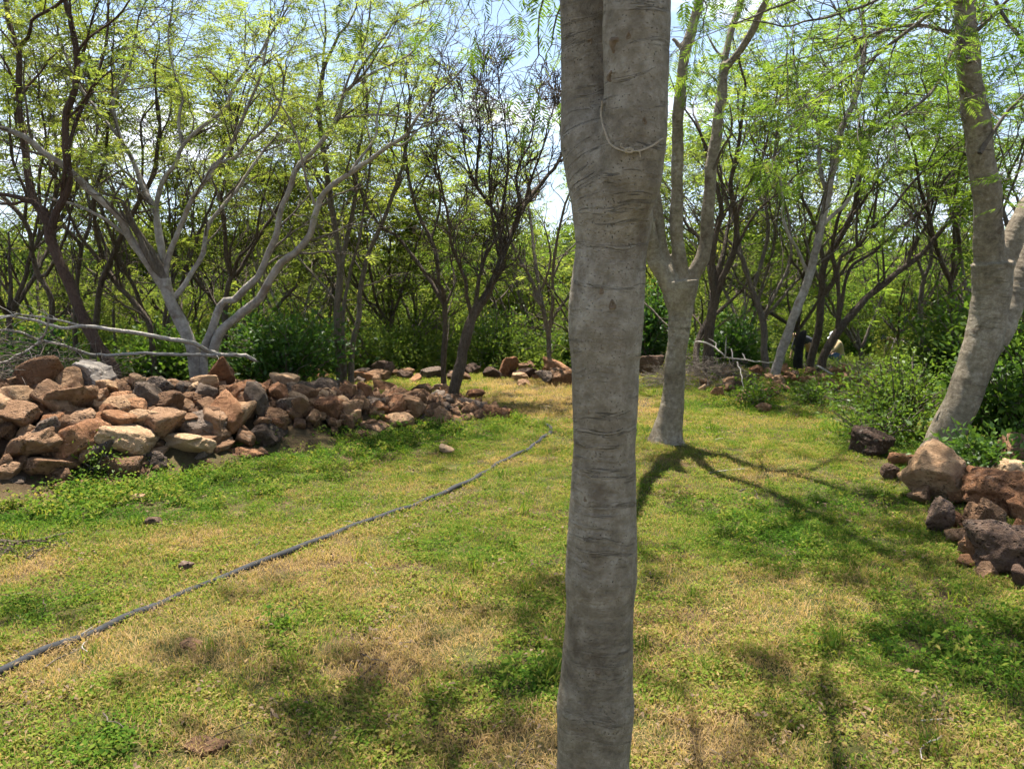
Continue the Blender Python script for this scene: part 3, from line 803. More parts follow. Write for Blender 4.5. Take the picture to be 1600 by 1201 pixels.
# --- the trunk close to the lens ------------------------------------------------
nA, nB = N3(3), N3(9)
def wrinkle(V, al, amp=.0012, f=34.0):
    ph = al * f + 1.6 * nA(V, 3.0)
    w = np.sin(ph * 2) * .5 + np.sin(ph * 4.7 + 2 * nB(V, 5)) * .5
    mask = np.clip(.25 + nB(V, 1.7), 0, 1)
    return amp * np.abs(w) ** 1.5 * np.sign(w) * mask + .0016 * nB(V, 6.0) + .0006 * nA(V, 28)
def T_near():
    t = Tree(101); d = 1.92
    main = [(921, 1330, 66), (926, 1200, 62.5), (933, 1050, 60.5), (939, 900, 57), (942, 780, 53), (945, 650, 53.5), (946, 560, 53), (947, 480, 56),
            (953, 410, 58), (958, 350, 62), (950, 290, 58), (934, 240, 53), (920, 170, 44), (915, 90, 40), (913, 0, 38), (908, -150, 35), (890, -420, 31)]
    right = [(960, 420, 30), (966, 350, 40), (980, 290, 49), (989, 240, 50), (993, 170, 49), (994, 90, 48), (995, 0, 47), (1003, -150, 42), (1030, -420, 36)]
    P, R = [], []
    g = at(921, 1330, d); P.append([g[0] - .015, d, -.1]); R.append(.145); P.append([g[0] - .005, d, .05]); R.append(.115)
    for x, y, w in main: q = at(x, y, d + .055 * min(1, max(0, (300 - y) / 120))); P.append(q); R.append(w * d / F_PX)
    C1 = t.limb(np.array(P), np.array(R), .0)
    P, R = [], []
    for x, y, w in right: q = at(x, y, d - .02 - .045 * min(1, max(0, (400 - y) / 160))); P.append(q); R.append(w * d / F_PX)
    C2 = t.limb(np.array(P), np.array(R), .0)
    tm = remeshed(t.limbs, .0065, 5, 'trunk', wrinkle)
    # crown above the frame: limbs fan out, foliage hangs over the clearing
    L1, L2 = C1[-1, :3], C2[-1, :3]
    up = []
    for a, (bx, by, bz) in ((L1, (-1.5, 3.0, 3.9)), (L1, (-.6, 4.3, 4.0)), (L1, (-1.9, 1.9, 4.1)), (L2, (1.7, 3.5, 3.8)), (L2, (1.0, 2.2, 4.3)), (L2, (2.1, 1.8, 4.0)), (L2, (.45, 4.1, 4.2)), (L2, (2.5, 4.7, 4.4)), (L2, (1.3, 5.1, 4.7)), (L1, (-2.6, 3.8, 4.4))):
        b = np.array([bx, by, bz]); m = a * .5 + b * .5 + np.array([0, 0, .25])
        t.limb(np.array([a, m, b]), np.array([.03, .018, .008]), .02)
        up.append(t.limbs.pop())
    base_l = t.limbs; t.limbs = up
    t.emit_limbs(8)
    t.branch_out(every=.36, start=.3, L=(.5, 1.0), kids=(3, 2.6, 2.0), levels=3)
    t.limbs = base_l
    main_anchor = t.anchor; t.anchor = []; t.limbs = []
    for pts, dd in (([(915, -90), (880, -60), (850, -5), (838, 40), (842, 85)], 3.0), ([(915, -60), (890, -20), (868, 30), (862, 70)], 2.9), ([(905, -110), (840, -90), (780, -60), (745, -25), (735, 0)], 3.3),
                    ([(905, -120), (820, -110), (730, -70), (690, -35), (668, -10)], 3.6), ([(910, -70), (850, -50), (810, -30), (795, -15)], 3.1), ([(1000, -60), (1050, -40), (1090, -12), (1105, 10)], 3.2),
                    ([(905, -110), (760, -100), (640, -70), (590, -30)], 3.6)):
        t.px = []; t.traced(pts, 2.3, 5, 2.2, dd)
    t.emit_limbs(6); t.branch_out(every=.16, start=.35, L=(.09, .2), kids=(2, 2), levels=1, lift=-.15, up=-.1, rmax=.5, rmin=.0012)
    spray = t.leaves('crown_spray', 'fine', 2.4, .10, .35, .85, droop=.6, flat=1)
    t.anchor = main_anchor; t.limbs = base_l
    cr = t.leaves('crown', 'mid', 5.0, .17, .45, .9, droop=.3, cond=lambda b: float(wob(b[0] * 1.0 + 1.0, b[1] * 1.0, 1.5)) > .08)
    root = finish(t, 'thick grey ringed trunk in front of everything, forking near the top', 'grey', 'green', crown=cr, trunk_mesh=tm)
    V = get_v(spray) - np.array(root.location); spray.vertices.foreach_set('co', V.astype(np.float32).ravel()); spray.update()
    link('leaf_spray', spray, LEAF['green'], root)
    # cut scars and knots on the bark
    V = get_v(tm)
    loc = np.array(root.location)
    scar = plain_mat('weathered_cut_wood', (.16, .11, .065), .85, .35, 60, .004)
    for px, py, s in ((958, 68, 13), (950, 120, 9), (961, 478, 9), (936, 457, 6), (1011, 190, 6), (937, 1051, 7), (916, 645, 4), (911, 778, 5), (926, 62, 6), (980, 52, 6)):
        v = cam_dir(px, py); v = v / np.linalg.norm(v); Q = V + loc - CAM; tt = Q @ v
        dd = np.linalg.norm(Q - tt[:, None] * v, axis=1); c = np.where(dd < .008)[0]
        if not len(c): continue
        c = c[np.argmin(tt[c])]; p = V[c]; r_ = s * d / F_PX * .62
        ring = []
        m = 14; nn = unit(-v + np.array([0, 0, .0])); ux = unit(np.cross(nn, [0, 0, 1])); uy = np.cross(nn, ux)
        rows = [(1.35, -.25), (1.15, .16), (.85, .34), (.62, .2), (.45, .02), (.0, .06)]
        for q, h in rows:
            for k in range(m):
                a = k * 2 * math.pi / m; w = 1 + .18 * math.sin(a * 3 + px) + .1 * math.sin(a * 7)
                ring.append(p + (ux * math.cos(a) * .75 + uy * math.sin(a) * 1.15) * r_ * q * w + nn * r_ * h)
        qd = [(i * m + k, i * m + (k + 1) % m, (i + 1) * m + (k + 1) % m, (i + 1) * m + k) for i in range(len(rows) - 1) for k in range(m)]
        link('branch_scar', make_mesh('branch_scar', np.array(ring), quads=qd), scar, root)
    return root, C2, V + loc
near_root, C_right, NEAR_V = T_near()

# --- twine tied round the right limb
def twine():
    pts = []
    for px, py, off in ((941, 158, .004), (939, 180, .003), (945, 205, .006), (953, 224, .006), (968, 234, .006), (985, 237, .006), (1005, 234, .006), (1022, 226, .005), (1034, 217, .004)):
        # push the pixel's ray to the front surface of the limb
        v = cam_dir(px, py); v = v / np.linalg.norm(v); Q = NEAR_V - CAM; tt = Q @ v
        dd = np.linalg.norm(Q - tt[:, None] * v, axis=1); c = np.where(dd < .009)[0]
        pts.append(CAM + v * (tt[c].min() - off) if len(c) else at(px, py, 1.86))
    front = np.array(pts)
    back = []
    for a in np.linspace(0, 1, 7)[1:-1]:
        z = front[-1, 2] + (front[0, 2] - front[-1, 2]) * a; k = np.argmin(abs(C_right[:, 2] - z)); c, r_ = C_right[k, :3], C_right[k, 3] * 1.05
        back.append([c[0] + r_ * math.cos(a * math.pi), c[1] + r_ * math.sin(a * math.pi) * .98, z])
    loop = np.vstack([front, back, front[:1]])
    C = spline(loop, .006); s = np.arange(len(C))
    t = Tubes()
    for ph in (0, 2.1, 4.2):
        wv = np.stack([np.cos(s * .9 + ph), np.sin(s * .9 + ph) * .3, np.sin(s * .9 + ph)], 1) * .0011
        t.add(C + wv, np.full(len(C), .0014), 6)
    kn = front[5]
    t2 = Tubes()
    a = np.linspace(0, 4.5 * math.pi, 60)
    t2.add(kn + np.stack([.009 * np.cos(a) - .004, -.003 - .004 * np.sin(a * .5) ** 2, .004 * np.sin(a) + a * .0002], 1), np.full(60, .0026), 6)
    t2.add(spline([kn, kn + [.016, -.008, .0], kn + [.020, -.006, -.004], kn + [.022, -.004, -.013]], .004), np.full(len(spline([kn, kn + [.016, -.008, .0], kn + [.020, -.006, -.004], kn + [.022, -.004, -.013]], .004)), .002), 6)
    t2.add(spline([kn, kn + [-.02, -.006, .008], kn + [-.024, -.005, .012], kn + [-.02, -.004, .017]], .004), np.full(len(spline([kn, kn + [-.02, -.006, .008], kn + [-.024, -.005, .012], kn + [-.02, -.004, .017]], .004)), .0016), 6)
    m = plain_mat('jute_twine', (.36, .29, .20), .95, .3, 300, .001)
    o = link('twine', t.mesh('twine'), m)
    tag(o, 'thin pale twine tied around the limb of the closest trunk', 'twine')
    link('knot', t2.mesh('knot'), m, o)
twine()

# --- the pale forked tree in the clearing ----------------------------------------
def T_fork():
    t = Tree(202); d = hit(1040, 690)[1]; t.thin = .78
    t.traced([(1037, 700), (1042, 672), (1048, 630), (1054, 580), (1060, 530), (1062, 480), (1061, 440)], d, 60, 46, d, base=True)
    t.limbs[0][:3, 3] *= 1.25
    C = t.limbs[0]; u = np.linspace(0, 1, len(C)); C[:, 3] = np.interp(u, [0, .1, .2, .35, .62, .8, .92, 1], [36, 26, 20.5, 17, 15.5, 18, 26, 30]) * d / F_PX
    t.traced([(1058, 470), (1040, 428), (1020, 385), (1008, 330), (1000, 270), (985, 190), (965, 100), (950, 0), (930, -130)], d, 38, 20, d - .5)
    t.traced([(1052, 440), (1036, 395), (1026, 330), (1016, 260), (1010, 180), (1002, 80), (1000, -60)], d, 24, 14, d + .35)
    t.traced([(1064, 460), (1064, 425), (1058, 380), (1056, 300), (1058, 220), (1062, 150), (1068, 90), (1080, 40), (1092, -10), (1110, -130)], d, 27, 17, d - .15)
    t.traced([(1066, 75), (1055, 65), (1050, 60)], d, 10, 7)
    t.traced([(1068, 470), (1084, 432), (1099, 400), (1107, 330), (1113, 260), (1121, 200), (1128, 140), (1132, 100)], d, 29, 19, d + .1)
    t.traced([(1132, 105), (1138, 70), (1150, 30), (1158, -10), (1165, -120)], d, 14, 10)
    t.traced([(1133, 108), (1155, 80), (1178, 45), (1200, 0), (1235, -80), (1270, -160)], d, 15, 10)
    t.traced([(1128, 90), (1114, 70), (1102, 48)], d, 6, 4)
    b0 = t.limbs[0][0, :3]
    for a_, l_ in ((-2.9, .20), (-1.8, .17), (-.7, .25), (.5, .16), (1.9, .18)):
        u_ = np.array([math.cos(a_), math.sin(a_), 0]); g_ = float(gz(b0[0], b0[1]))
        t.limb(np.array([[b0[0], b0[1], g_ + .2] + u_ * .05, [b0[0], b0[1], g_ + .05] + u_ * l_ * .6, [b0[0], b0[1], g_ - .05] + u_ * l_]), np.array([.05, .034, .016]), 0)
    tm = remeshed(t.limbs, .012, 4, 'trunk', lambda V, al: wrinkle(V, al, .003, 30))
    ends = [t.limbs[i] for i in (1, 2, 3, 6, 7)]
    ups = []
    for C, off in zip(ends, ((-.5, -1.5, .6), (-.3, .9, .9), (.1, -1.4, .7), (.4, .9, .7), (.9, -.9, .5))):
        a = C[-1, :3]; tan = unit(C[-1, :3] - C[-4, :3])
        b = a + tan * .5 + np.array(off) * .4; c = a + tan * .8 + np.array(off) * 1.0
        P = spline(np.column_stack([[a, b, c], [C[-1, 3], C[-1, 3] * .7, .012]]), .1); ups.append(P)
    keep = t.limbs; t.limbs = ups; t.emit_limbs(8)
    t.branch_out(every=.3, start=.25, L=(.5, 1.1), kids=(3, 2.6, 2), levels=3)
    t.limbs = [C for C in keep[5:8]] ; t.branch_out(every=.6, start=.5, L=(.4, .8), tip=False, levels=2, kids=(2, 2), rmax=.06)
    t.limbs = keep
    cr = t.leaves('crown', 'mid', 2.2, .18, .5, .42, droop=.4)
    return finish(t, 'pale grey tree standing alone on the grass, forking into several limbs', 'grey', 'green', crown=cr, trunk_mesh=tm)
T_fork()

# --- leaning tree at the right edge ------------------------------------------------
def T_right():
    t = Tree(303); d = hit(1466, 714)[1]
    t.traced([(1462, 722), (1473, 695), (1490, 650), (1510, 600), (1528, 550), (1541, 500), (1548, 450), (1550, 410)], d, 78, 72, d, base=True)
    C = t.limbs[0]; u = np.linspace(0, 1, len(C)); C[:, 3] = np.interp(u, [0, .12, .3, .6, .85, 1], [34, 28, 25, 26, 27, 29]) * d / F_PX
    t.traced([(1547, 440), (1545, 390), (1540, 335), (1531, 270), (1522, 200), (1513, 120), (1507, 50), (1503, -10), (1492, -140)], d, 44, 24, d - .1)
    t.traced([(1556, 430), (1575, 395), (1596, 350), (1625, 300), (1660, 240), (1690, 150), (1700, 20)], d, 36, 22, d + .2)
    t.traced([(1522, 570), (1552, 525), (1575, 480), (1596, 430), (1625, 350), (1660, 250), (1690, 120)], d, 44, 28, d + .45)
    tm = remeshed(t.limbs, .012, 4, 'trunk', lambda V, al: wrinkle(V, al, .003, 30))
    keep = list(t.limbs)
    dl = d - .4
    t.limbs = []
    # long thin drooping boughs that cross the upper right
    for pts, d1 in (([(1505, 0), (1470, 8), (1420, 45), (1370, 85), (1320, 125), (1290, 143)], dl), ([(1508, 40), (1495, 62), (1475, 110), (1455, 145), (1425, 170), (1395, 190)], dl - .5),
                    ([(1512, 100), (1500, 62), (1440, 40), (1390, 45), (1340, 62)], dl + .4), ([(1500, -40), (1440, -30), (1370, 0), (1300, 25), (1240, 40)], dl - .7),
                    ([(1500, -80), (1420, -90), (1330, -60), (1260, -10), (1190, 20)], dl - .3), ([(1515, 60), (1545, 30), (1575, 0), (1620, -30)], dl),
                    ([(1530, 240), (1560, 190), (1585, 160), (1620, 130)], dl + .3), ([(1500, -100), (1470, -60), (1450, 0), (1420, 20)], dl - 1.0),
                    ([(1500, -60), (1540, -20), (1575, 40), (1610, 80)], dl - .6)):
        t.px = []; t.traced(pts, d - .15, 7, 3, d1)
    t.emit_limbs(8)
    t.branch_out(every=.17, start=.12, L=(.35, .7), kids=(3, 2.6, 2), levels=2, lift=-.05, up=-.02, rmax=.2)
    t.limbs = [C[-6:] for C in keep[1:]]
    t.branch_out(every=.25, start=.1, L=(.6, 1.3), kids=(3, 3, 2), levels=3, rmax=.2)
    t.limbs = keep
    cr = t.leaves('crown', 'fine', 3.5, .15, .5, .8, droop=.12, flat=.55)
    return finish(t, 'thick grey tree leaning right at the edge, rising behind a tan boulder', 'grey', 'green', crown=cr, trunk_mesh=tm)
T_right()

# --- many-stemmed pale tree on the stone pile ---------------------------------------
def T_pale():
    t = Tree(404); d = 9.2; t.thin = .64
    t.traced([(303, 556), (292, 525), (276, 492), (263, 462), (257, 435)], d, 30, 28, d, base=True)
    T = t.traced
    T([(258, 450), (240, 425), (222, 400), (203, 375), (185, 342), (160, 314), (140, 298), (112, 270), (86, 252), (62, 237), (42, 217), (10, 203), (-30, 190)], d, 22, 11, d - .8)
    T([(195, 366), (165, 345), (140, 330), (115, 320), (85, 312), (60, 305)], d, 9, 4)
    T([(258, 445), (254, 405), (250, 362), (238, 318), (225, 298), (207, 250), (186, 212), (176, 172), (178, 150), (192, 128), (205, 95)], d, 17, 6, d + .4)
    T([(190, 218), (175, 200), (160, 180), (140, 155), (127, 140), (112, 110), (90, 60)], d, 9, 5)
    T([(258, 435), (266, 395), (286, 350), (305, 312), (322, 288), (335, 257), (362, 250), (382, 225), (402, 210), (430, 180), (442, 140)], d, 14, 5, d - .3)
    T([(326, 282), (340, 255), (355, 236), (375, 200), (395, 150), (410, 110), (420, 60)], d, 10, 5)
    T([(252, 400), (245, 350), (250, 300), (263, 272), (276, 255), (286, 228), (315, 200), (352, 168), (364, 140), (385, 110), (404, 88), (430, 40)], d, 13, 5, d + .5)
    T([(286, 228), (278, 190), (285, 150), (270, 110), (262, 60), (270, 0)], d, 8, 4)
    T([(263, 470), (280, 455), (300, 422), (316, 395), (325, 352), (345, 325), (367, 298), (392, 262), (410, 238)], d, 14, 6, d + .7)
    T([(320, 558), (328, 525), (340, 492), (351, 472), (368, 470), (386, 450), (402, 436), (420, 396), (434, 362), (438, 336), (452, 302), (464, 264), (498, 230), (516, 204), (530, 184), (535, 152), (552, 132)], d, 20, 8, d - .2, base=True)
    T([(535, 150), (560, 128), (595, 107), (640, 85), (660, 60)], d, 7, 3)
    T([(530, 185), (560, 180), (600, 178), (650, 186), (690, 194)], d, 6, 2.5)
    T([(528, 175), (545, 120), (570, 60), (580, 0)], d, 6, 3)
    T([(332, 555), (345, 515), (372, 490), (402, 470), (417, 445), (440, 412), (465, 392), (486, 366), (497, 330), (512, 299), (545, 272), (585, 247), (612, 226), (634, 214), (650, 186), (670, 160)], d, 24, 6, d - .9)
    T([(545, 272), (562, 245), (585, 215), (588, 180), (600, 140)], d, 8, 4)
    T([(497, 330), (480, 290), (470, 240), (455, 190), (430, 150)], d, 7, 4)
    T([(612, 226), (635, 225), (655, 200), (680, 175)], d, 5, 2.5)
    t.branch_out(every=.24, start=.35, L=(.38, .85), kids=(3, 3, 2.2), levels=3, rmax=.04, up=.05, lift=.1, rmin=.0028)
    cr = t.leaves('crown', 'mid', 4.0, .14, .5, .66, cond=lambda b: (b[2] > 2.75 or t.r.uniform() < .1) and 1200 * b[0] / b[1] < -120)
    return finish(t, 'many-stemmed pale tree spreading behind the long stone pile', 'pale', 'lime', crown=cr)
T_pale()

# --- the other traced trees -----------------------------------------------------------
def simple(seed, label, bark, leaf, d, trunk, limbs, w0, w1, dense=.6, per=3.4, kind='mid', size=.16, tint=.5, every=.32, L=(.5, 1.0), levels=3, kids=(3, 3, 2.2), cond=None, d_spread=None, group=None, base2=(), start=.35, **kw):
    t = Tree(seed); t.thin = .72
    t.traced(trunk, d, w0, w1, d + t.r.uniform(-.2, .2), base=True)
    for pts, a, b in base2: t.traced(pts, d, a, b, d + t.r.uniform(-.5, .5), base=True)
    for pts, a, b in limbs: t.traced(pts, d, a, b)
    t.branch_out(every=every, start=start, L=L, levels=levels, kids=kids, rmax=.05 * d / 9, **kw)
    low = 1.6 + .125 * d
    cr = t.leaves('crown', kind, per, size, tint, dense, cond or (lambda b: b[2] > low or t.r.uniform() < .12)) if dense > 0 else None
    return finish(t, label, bark, leaf, crown=cr, sides=10, group=group)

simple(501, 'reddish brown tree curving up from the stone pile, two upright stems', 'red', 'lime', 8.3,
       [(182, 596), (172, 572), (150, 537), (126, 490), (110, 445), (92, 407), (80, 375), (77, 350)],
       [([(77, 355), (62, 325), (48, 300), (36, 220), (28, 140), (29, 75), (18, 50), (10, 0), (5, -60)], 18, 8),
        ([(80, 358), (86, 337), (106, 298), (104, 250), (102, 187), (117, 140), (119, 82), (108, 25), (102, 5), (100, -60)], 18, 9),
        ([(29, 75), (47, 55), (52, 30), (72, 20), (92, 8), (110, -20)], 8, 5), ([(105, 240), (125, 180), (150, 130), (165, 70), (170, 0)], 8, 4),
        ([(30, 150), (10, 100), (-20, 60)], 6, 4), ([(118, 90), (140, 60), (180, 30), (210, -10)], 6, 3)], 27, 20, .6, 3)
simple(502, 'thin dark tree with a broken stub at the far left of the stone pile', 'brown', 'olive', 10.2,
       [(84, 520), (83, 490), (80, 462), (62, 432), (52, 400), (50, 372), (38, 342), (10, 312), (-20, 290)],
       [([(62, 432), (75, 427), (98, 382), (108, 350)], 8, 6), ([(50, 375), (60, 330), (58, 280), (70, 220), (60, 150)], 7, 4), ([(38, 342), (40, 300), (20, 250), (15, 180)], 7, 4)], 13, 7, .6)
simple(503, 'slender crooked dark tree just right of the reddish curved trunk', 'brown', 'olive', 11.0,
       [(120, 560), (116, 500), (118, 440), (125, 387), (112, 367), (95, 347), (85, 310), (90, 250)],
       [([(125, 390), (140, 340), (135, 280), (150, 220), (155, 150)], 8, 4), ([(90, 290), (75, 240), (80, 170)], 5, 3)], 11, 6, .7)
simple(504, 'dark tree crossing into an X behind the pale many-stemmed tree', 'brown', 'olive', 10.6,
       [(146, 560), (150, 505), (158, 450), (170, 420), (186, 380), (201, 348), (216, 318), (240, 270), (250, 200)],
       [([(168, 424), (152, 367), (148, 310), (165, 250), (170, 180)], 10, 5), ([(216, 318), (225, 260), (220, 190)], 6, 4)], 14, 7, .7,
       base2=[([(236, 520), (228, 495), (206, 467), (186, 447), (168, 424)], 12, 11)])
simple(505, 'dark tree with two spreading limbs behind the bleached bent limb', 'brown', 'olive', 11.5,
       [(352, 560), (352, 505), (352, 470), (358, 440), (362, 432)],
       [([(362, 434), (352, 400), (350, 355), (345, 310), (360, 250), (370, 190)], 10, 5), ([(362, 434), (376, 420), (400, 376), (425, 340), (450, 290), (470, 230)], 9, 4), ([(400, 378), (405, 330), (420, 280)], 6, 3)], 13, 10, .8)
simple(506, 'clump of three slim dark stems rising right of the stone pile crest', 'mid', 'olive', 11.6,
       [(531, 582), (526, 525), (526, 475), (532, 425), (527, 382), (520, 337), (515, 300), (505, 240), (498, 170), (505, 110)],
       [([(532, 425), (538, 395), (548, 350), (556, 300), (560, 240), (575, 170), (570, 120)], 11, 5), ([(520, 337), (500, 290), (470, 250)], 6, 3),
        ([(526, 470), (500, 440), (470, 405), (455, 370)], 5, 3)], 16, 9, .75, 3.4,
       base2=[([(548, 582), (550, 537), (560, 495), (561, 462), (567, 430), (576, 395), (593, 355), (608, 320), (625, 270), (640, 200)], 13, 6),
              ([(538, 582), (536, 550), (535, 487), (545, 430), (560, 370), (572, 300), (580, 230)], 9, 4)])
simple(507, 'straight dark tree with wide fork, left of the rough leaning trunk', 'brown', 'green', 10.8,
       [(693, 588), (694, 545), (695, 512), (695, 472)],
       [([(695, 478), (670, 435), (645, 400), (620, 367), (600, 358), (575, 330), (560, 290)], 10, 4), ([(694, 475), (687, 450), (682, 410), (672, 375), (656, 342), (643, 300), (632, 217), (640, 150)], 10, 4),
        ([(696, 478), (703, 460), (710, 440), (706, 415)], 7, 4), ([(672, 378), (682, 350), (690, 310), (680, 260)], 6, 3), ([(632, 225), (660, 215), (690, 210)], 4, 2)], 13, 11, .6, 3, L=(.35, .7))
simple(508, 'rough dark trunk leaning right with a bare twiggy crown against the sky', 'brown', 'lime', 9.7,
       [(709, 604), (716, 570), (724, 537), (736, 500), (748, 478)],
       [([(748, 480), (762, 458), (776, 425), (791, 387), (802, 360), (822, 318), (850, 280), (870, 255), (880, 235)], 17, 6),
        ([(736, 495), (729, 460), (727, 438), (716, 412), (703, 380), (699, 345), (690, 300), (684, 260)], 10, 4),
        ([(742, 485), (750, 437), (760, 400), (772, 378)], 10, 6), ([(783, 405), (778, 345), (760, 315), (742, 285), (745, 240), (750, 190)], 10, 4),
        ([(778, 350), (790, 300), (795, 250), (790, 200), (785, 165)], 8, 3), ([(800, 362), (812, 320), (808, 270), (830, 220), (835, 180)], 8, 3),
        ([(760, 315), (735, 270), (725, 225), (720, 190)], 6, 3), ([(822, 318), (830, 280), (850, 230), (855, 200)], 7, 3), ([(780, 400), (770, 330), (765, 270), (770, 220), (765, 170)], 7, 3)],
       26, 22, .03, 1, every=.10, L=(.24, .46), kids=(4, 4.5, 3), up=.12, spread=.65, lift=.2, levels=3, rmin=.0042)
simple(509, 'small slender forked tree behind the reddish boulders', 'mid', 'lime', 12.6,
       [(862, 598), (858, 560), (856, 520), (848, 480)],
       [([(850, 490), (835, 450), (815, 410), (800, 380), (790, 340)], 9, 4), ([(848, 480), (838, 420), (830, 350), (825, 300), (830, 250)], 9, 3), ([(857, 525), (864, 470), (864, 420), (870, 380), (880, 330), (895, 290)], 9, 4),
        ([(864, 430), (880, 400), (900, 380)], 5, 3), ([(845, 455), (855, 430), (860, 400), (850, 350)], 6, 3)], 12, 9, .5, 2.6, every=.25, L=(.25, .5))
simple(510, 'dark furrowed tree directly behind the lone pale forked tree', 'brown', 'lime', 11.6,
       [(1106, 585), (1108, 540), (1111, 500), (1118, 460)],
       [([(1117, 465), (1111, 430), (1116, 375), (1125, 330), (1112, 270), (1095, 210)], 14, 6), ([(1119, 460), (1128, 435), (1150, 386), (1150, 335), (1140, 290), (1150, 240), (1160, 180), (1165, 130)], 15, 5),
        ([(1150, 340), (1165, 300), (1190, 250), (1205, 190)], 9, 4), ([(1150, 386), (1175, 340), (1205, 310)], 7, 4), ([(1112, 420), (1090, 370), (1070, 350), (1050, 300)], 9, 4)], 24, 19, .45, 2.6,
       base2=[([(1090, 585), (1088, 550), (1095, 520), (1108, 498)], 14, 13)], every=.22)
simple(511, 'grey-brown smooth tree left of the pale slanting trunk', 'mid', 'green', 11.9,
       [(1198, 585), (1195, 540), (1192, 500), (1176, 452), (1158, 400)],
       [([(1158, 402), (1150, 350), (1135, 310), (1120, 260)], 9, 5), ([(1176, 455), (1190, 410), (1200, 360), (1195, 300), (1210, 240), (1220, 150)], 9, 4), ([(1192, 495), (1215, 450), (1235, 400), (1230, 330)], 8, 5)], 16, 10, .6)
simple(512, 'pale slanting tree with a straight trunk at the right stone heap', 'pale', 'green', 10.9,
       [(1212, 590), (1222, 550), (1234, 515), (1255, 455), (1268, 410), (1282, 350), (1293, 300), (1302, 255), (1312, 205), (1336, 150), (1350, 90)],
       [([(1282, 355), (1300, 335), (1322, 315), (1340, 270), (1345, 210)], 9, 5), ([(1293, 305), (1280, 260), (1275, 190), (1250, 150), (1240, 90)], 9, 4), ([(1302, 260), (1325, 240), (1350, 225), (1380, 180)], 7, 3),
        ([(1262, 430), (1245, 390), (1225, 350), (1222, 290), (1210, 250)], 8, 4)], 21, 10, .7, 3.4)
simple(513, 'dark upright tree right behind the pale slanting trunk', 'brown', 'green', 12.0,
       [(1263, 592), (1268, 560), (1278, 520), (1285, 475), (1290, 412), (1310, 375), (1332, 337), (1342, 300), (1350, 230)],
       [([(1287, 460), (1305, 430), (1300, 390), (1310, 340), (1330, 290)], 10, 5), ([(1290, 420), (1280, 370), (1265, 330), (1250, 300), (1245, 250)], 10, 4), ([(1332, 337), (1360, 300), (1380, 260)], 7, 3)], 18, 9, .7)
simple(514, 'dark tree leaning far to the right with long parallel limbs', 'brown', 'green', 11.3,
       [(1280, 592), (1286, 560), (1305, 525), (1330, 495), (1360, 465), (1390, 440), (1415, 420), (1442, 400), (1463, 374), (1490, 340)],
       [([(1308, 520), (1309, 470), (1310, 407), (1340, 385), (1362, 357), (1395, 325), (1413, 300), (1440, 270)], 9, 5), ([(1306, 520), (1325, 427), (1360, 397), (1395, 367), (1425, 342), (1443, 325), (1470, 300)], 9, 5),
        ([(1415, 422), (1425, 395), (1440, 367), (1458, 337), (1465, 300)], 9, 4), ([(1382, 446), (1380, 410), (1378, 385)], 5, 4), ([(1362, 357), (1370, 310), (1372, 260)], 6, 3), ([(1340, 385), (1340, 330), (1350, 280)], 6, 3)],
       20, 8, .6, 3.2, every=.4)
simple(515, 'tall thin tree with forked top between the far worker and the edge tree', 'mid', 'green', 13.5,
       [(1441, 560), (1440, 535), (1438, 475), (1443, 437), (1455, 400), (1450, 350)],
       [([(1440, 480), (1460, 450), (1470, 420)], 7, 4), ([(1443, 437), (1430, 390), (1435, 340)], 7, 4)], 12, 7, .8)
simple(516, 'wide forked dark tree close left of the leaning edge tree', 'brown', 'green', 12.2,
       [(1489, 560), (1488, 495), (1486, 440)],
       [([(1486, 442), (1470, 407), (1460, 375), (1453, 332), (1440, 298), (1430, 240), (1415, 200)], 10, 4), ([(1486, 440), (1500, 407), (1498, 370), (1490, 320), (1500, 260)], 9, 4), ([(1460, 380), (1445, 350), (1410, 310), (1370, 290), (1340, 262)], 5, 2.5)], 13, 11, .95, 3.6)

# --- trees further back, grown freely ---------------------------------------------------
def back_tree(seed, px, d, label, bark, leaf, h=5.2, stems=3, dense=.8, tint=.45, kind='far', size=.3, thick=.055, lean=0.0, per=5.5):
    t = Tree(seed); r = t.r
    b = at(px, 600, d); b[2] = float(gz(b[0], b[1])) - .1
    k = r.uniform(.6, 1.3)
    top = b + np.array([lean * k + r.normal(0, .1), r.normal(0, .1), k])
    t.limb(np.array([b, (b + top) / 2 + r.normal(0, .03, 3), top]), np.array([thick * 1.15, thick, thick * .85]))
    for i in range(stems):
        a = i * 2 * math.pi / stems + r.uniform(-.5, .5); sp = r.uniform(.22, .55) * h
        e = top + np.array([math.cos(a) * sp + lean * 1.5, math.sin(a) * sp, (h - k) * r.uniform(.62, .85)])
        m = top * .5 + e * .5 + np.array([math.cos(a) * sp * .12, 0, -.12]) + r.normal(0, .12, 3)
        C = t.limb(np.array([top - [0, 0, .05], m, e]), np.array([thick * .72, thick * .5, thick * .22]), .03)
        for q in range(2):
            f = int(len(C) * r.uniform(.3, .6)); tn = unit(C[f + 1, :3] - C[f, :3])
            e2 = C[f, :3] + (tn + unit(r.normal(0, 1, 3)) * .75 + [0, 0, .3]) * h * r.uniform(.18, .3)
            t.limb(np.array([C[f, :3], (C[f, :3] + e2) / 2 + r.normal(0, .08, 3), e2]), np.array([C[f, 3] * .7, C[f, 3] * .5, C[f, 3] * .3]), .03)
    t.branch_out(every=.6, start=.45, L=(.6, 1.2), kids=(3, 2.2, 1.8), levels=3, rmax=.2, rmin=.006)
    cr = t.leaves('crown', kind, per, size, tint, dense)
    return finish(t, label, bark, leaf, crown=cr, sides=8)
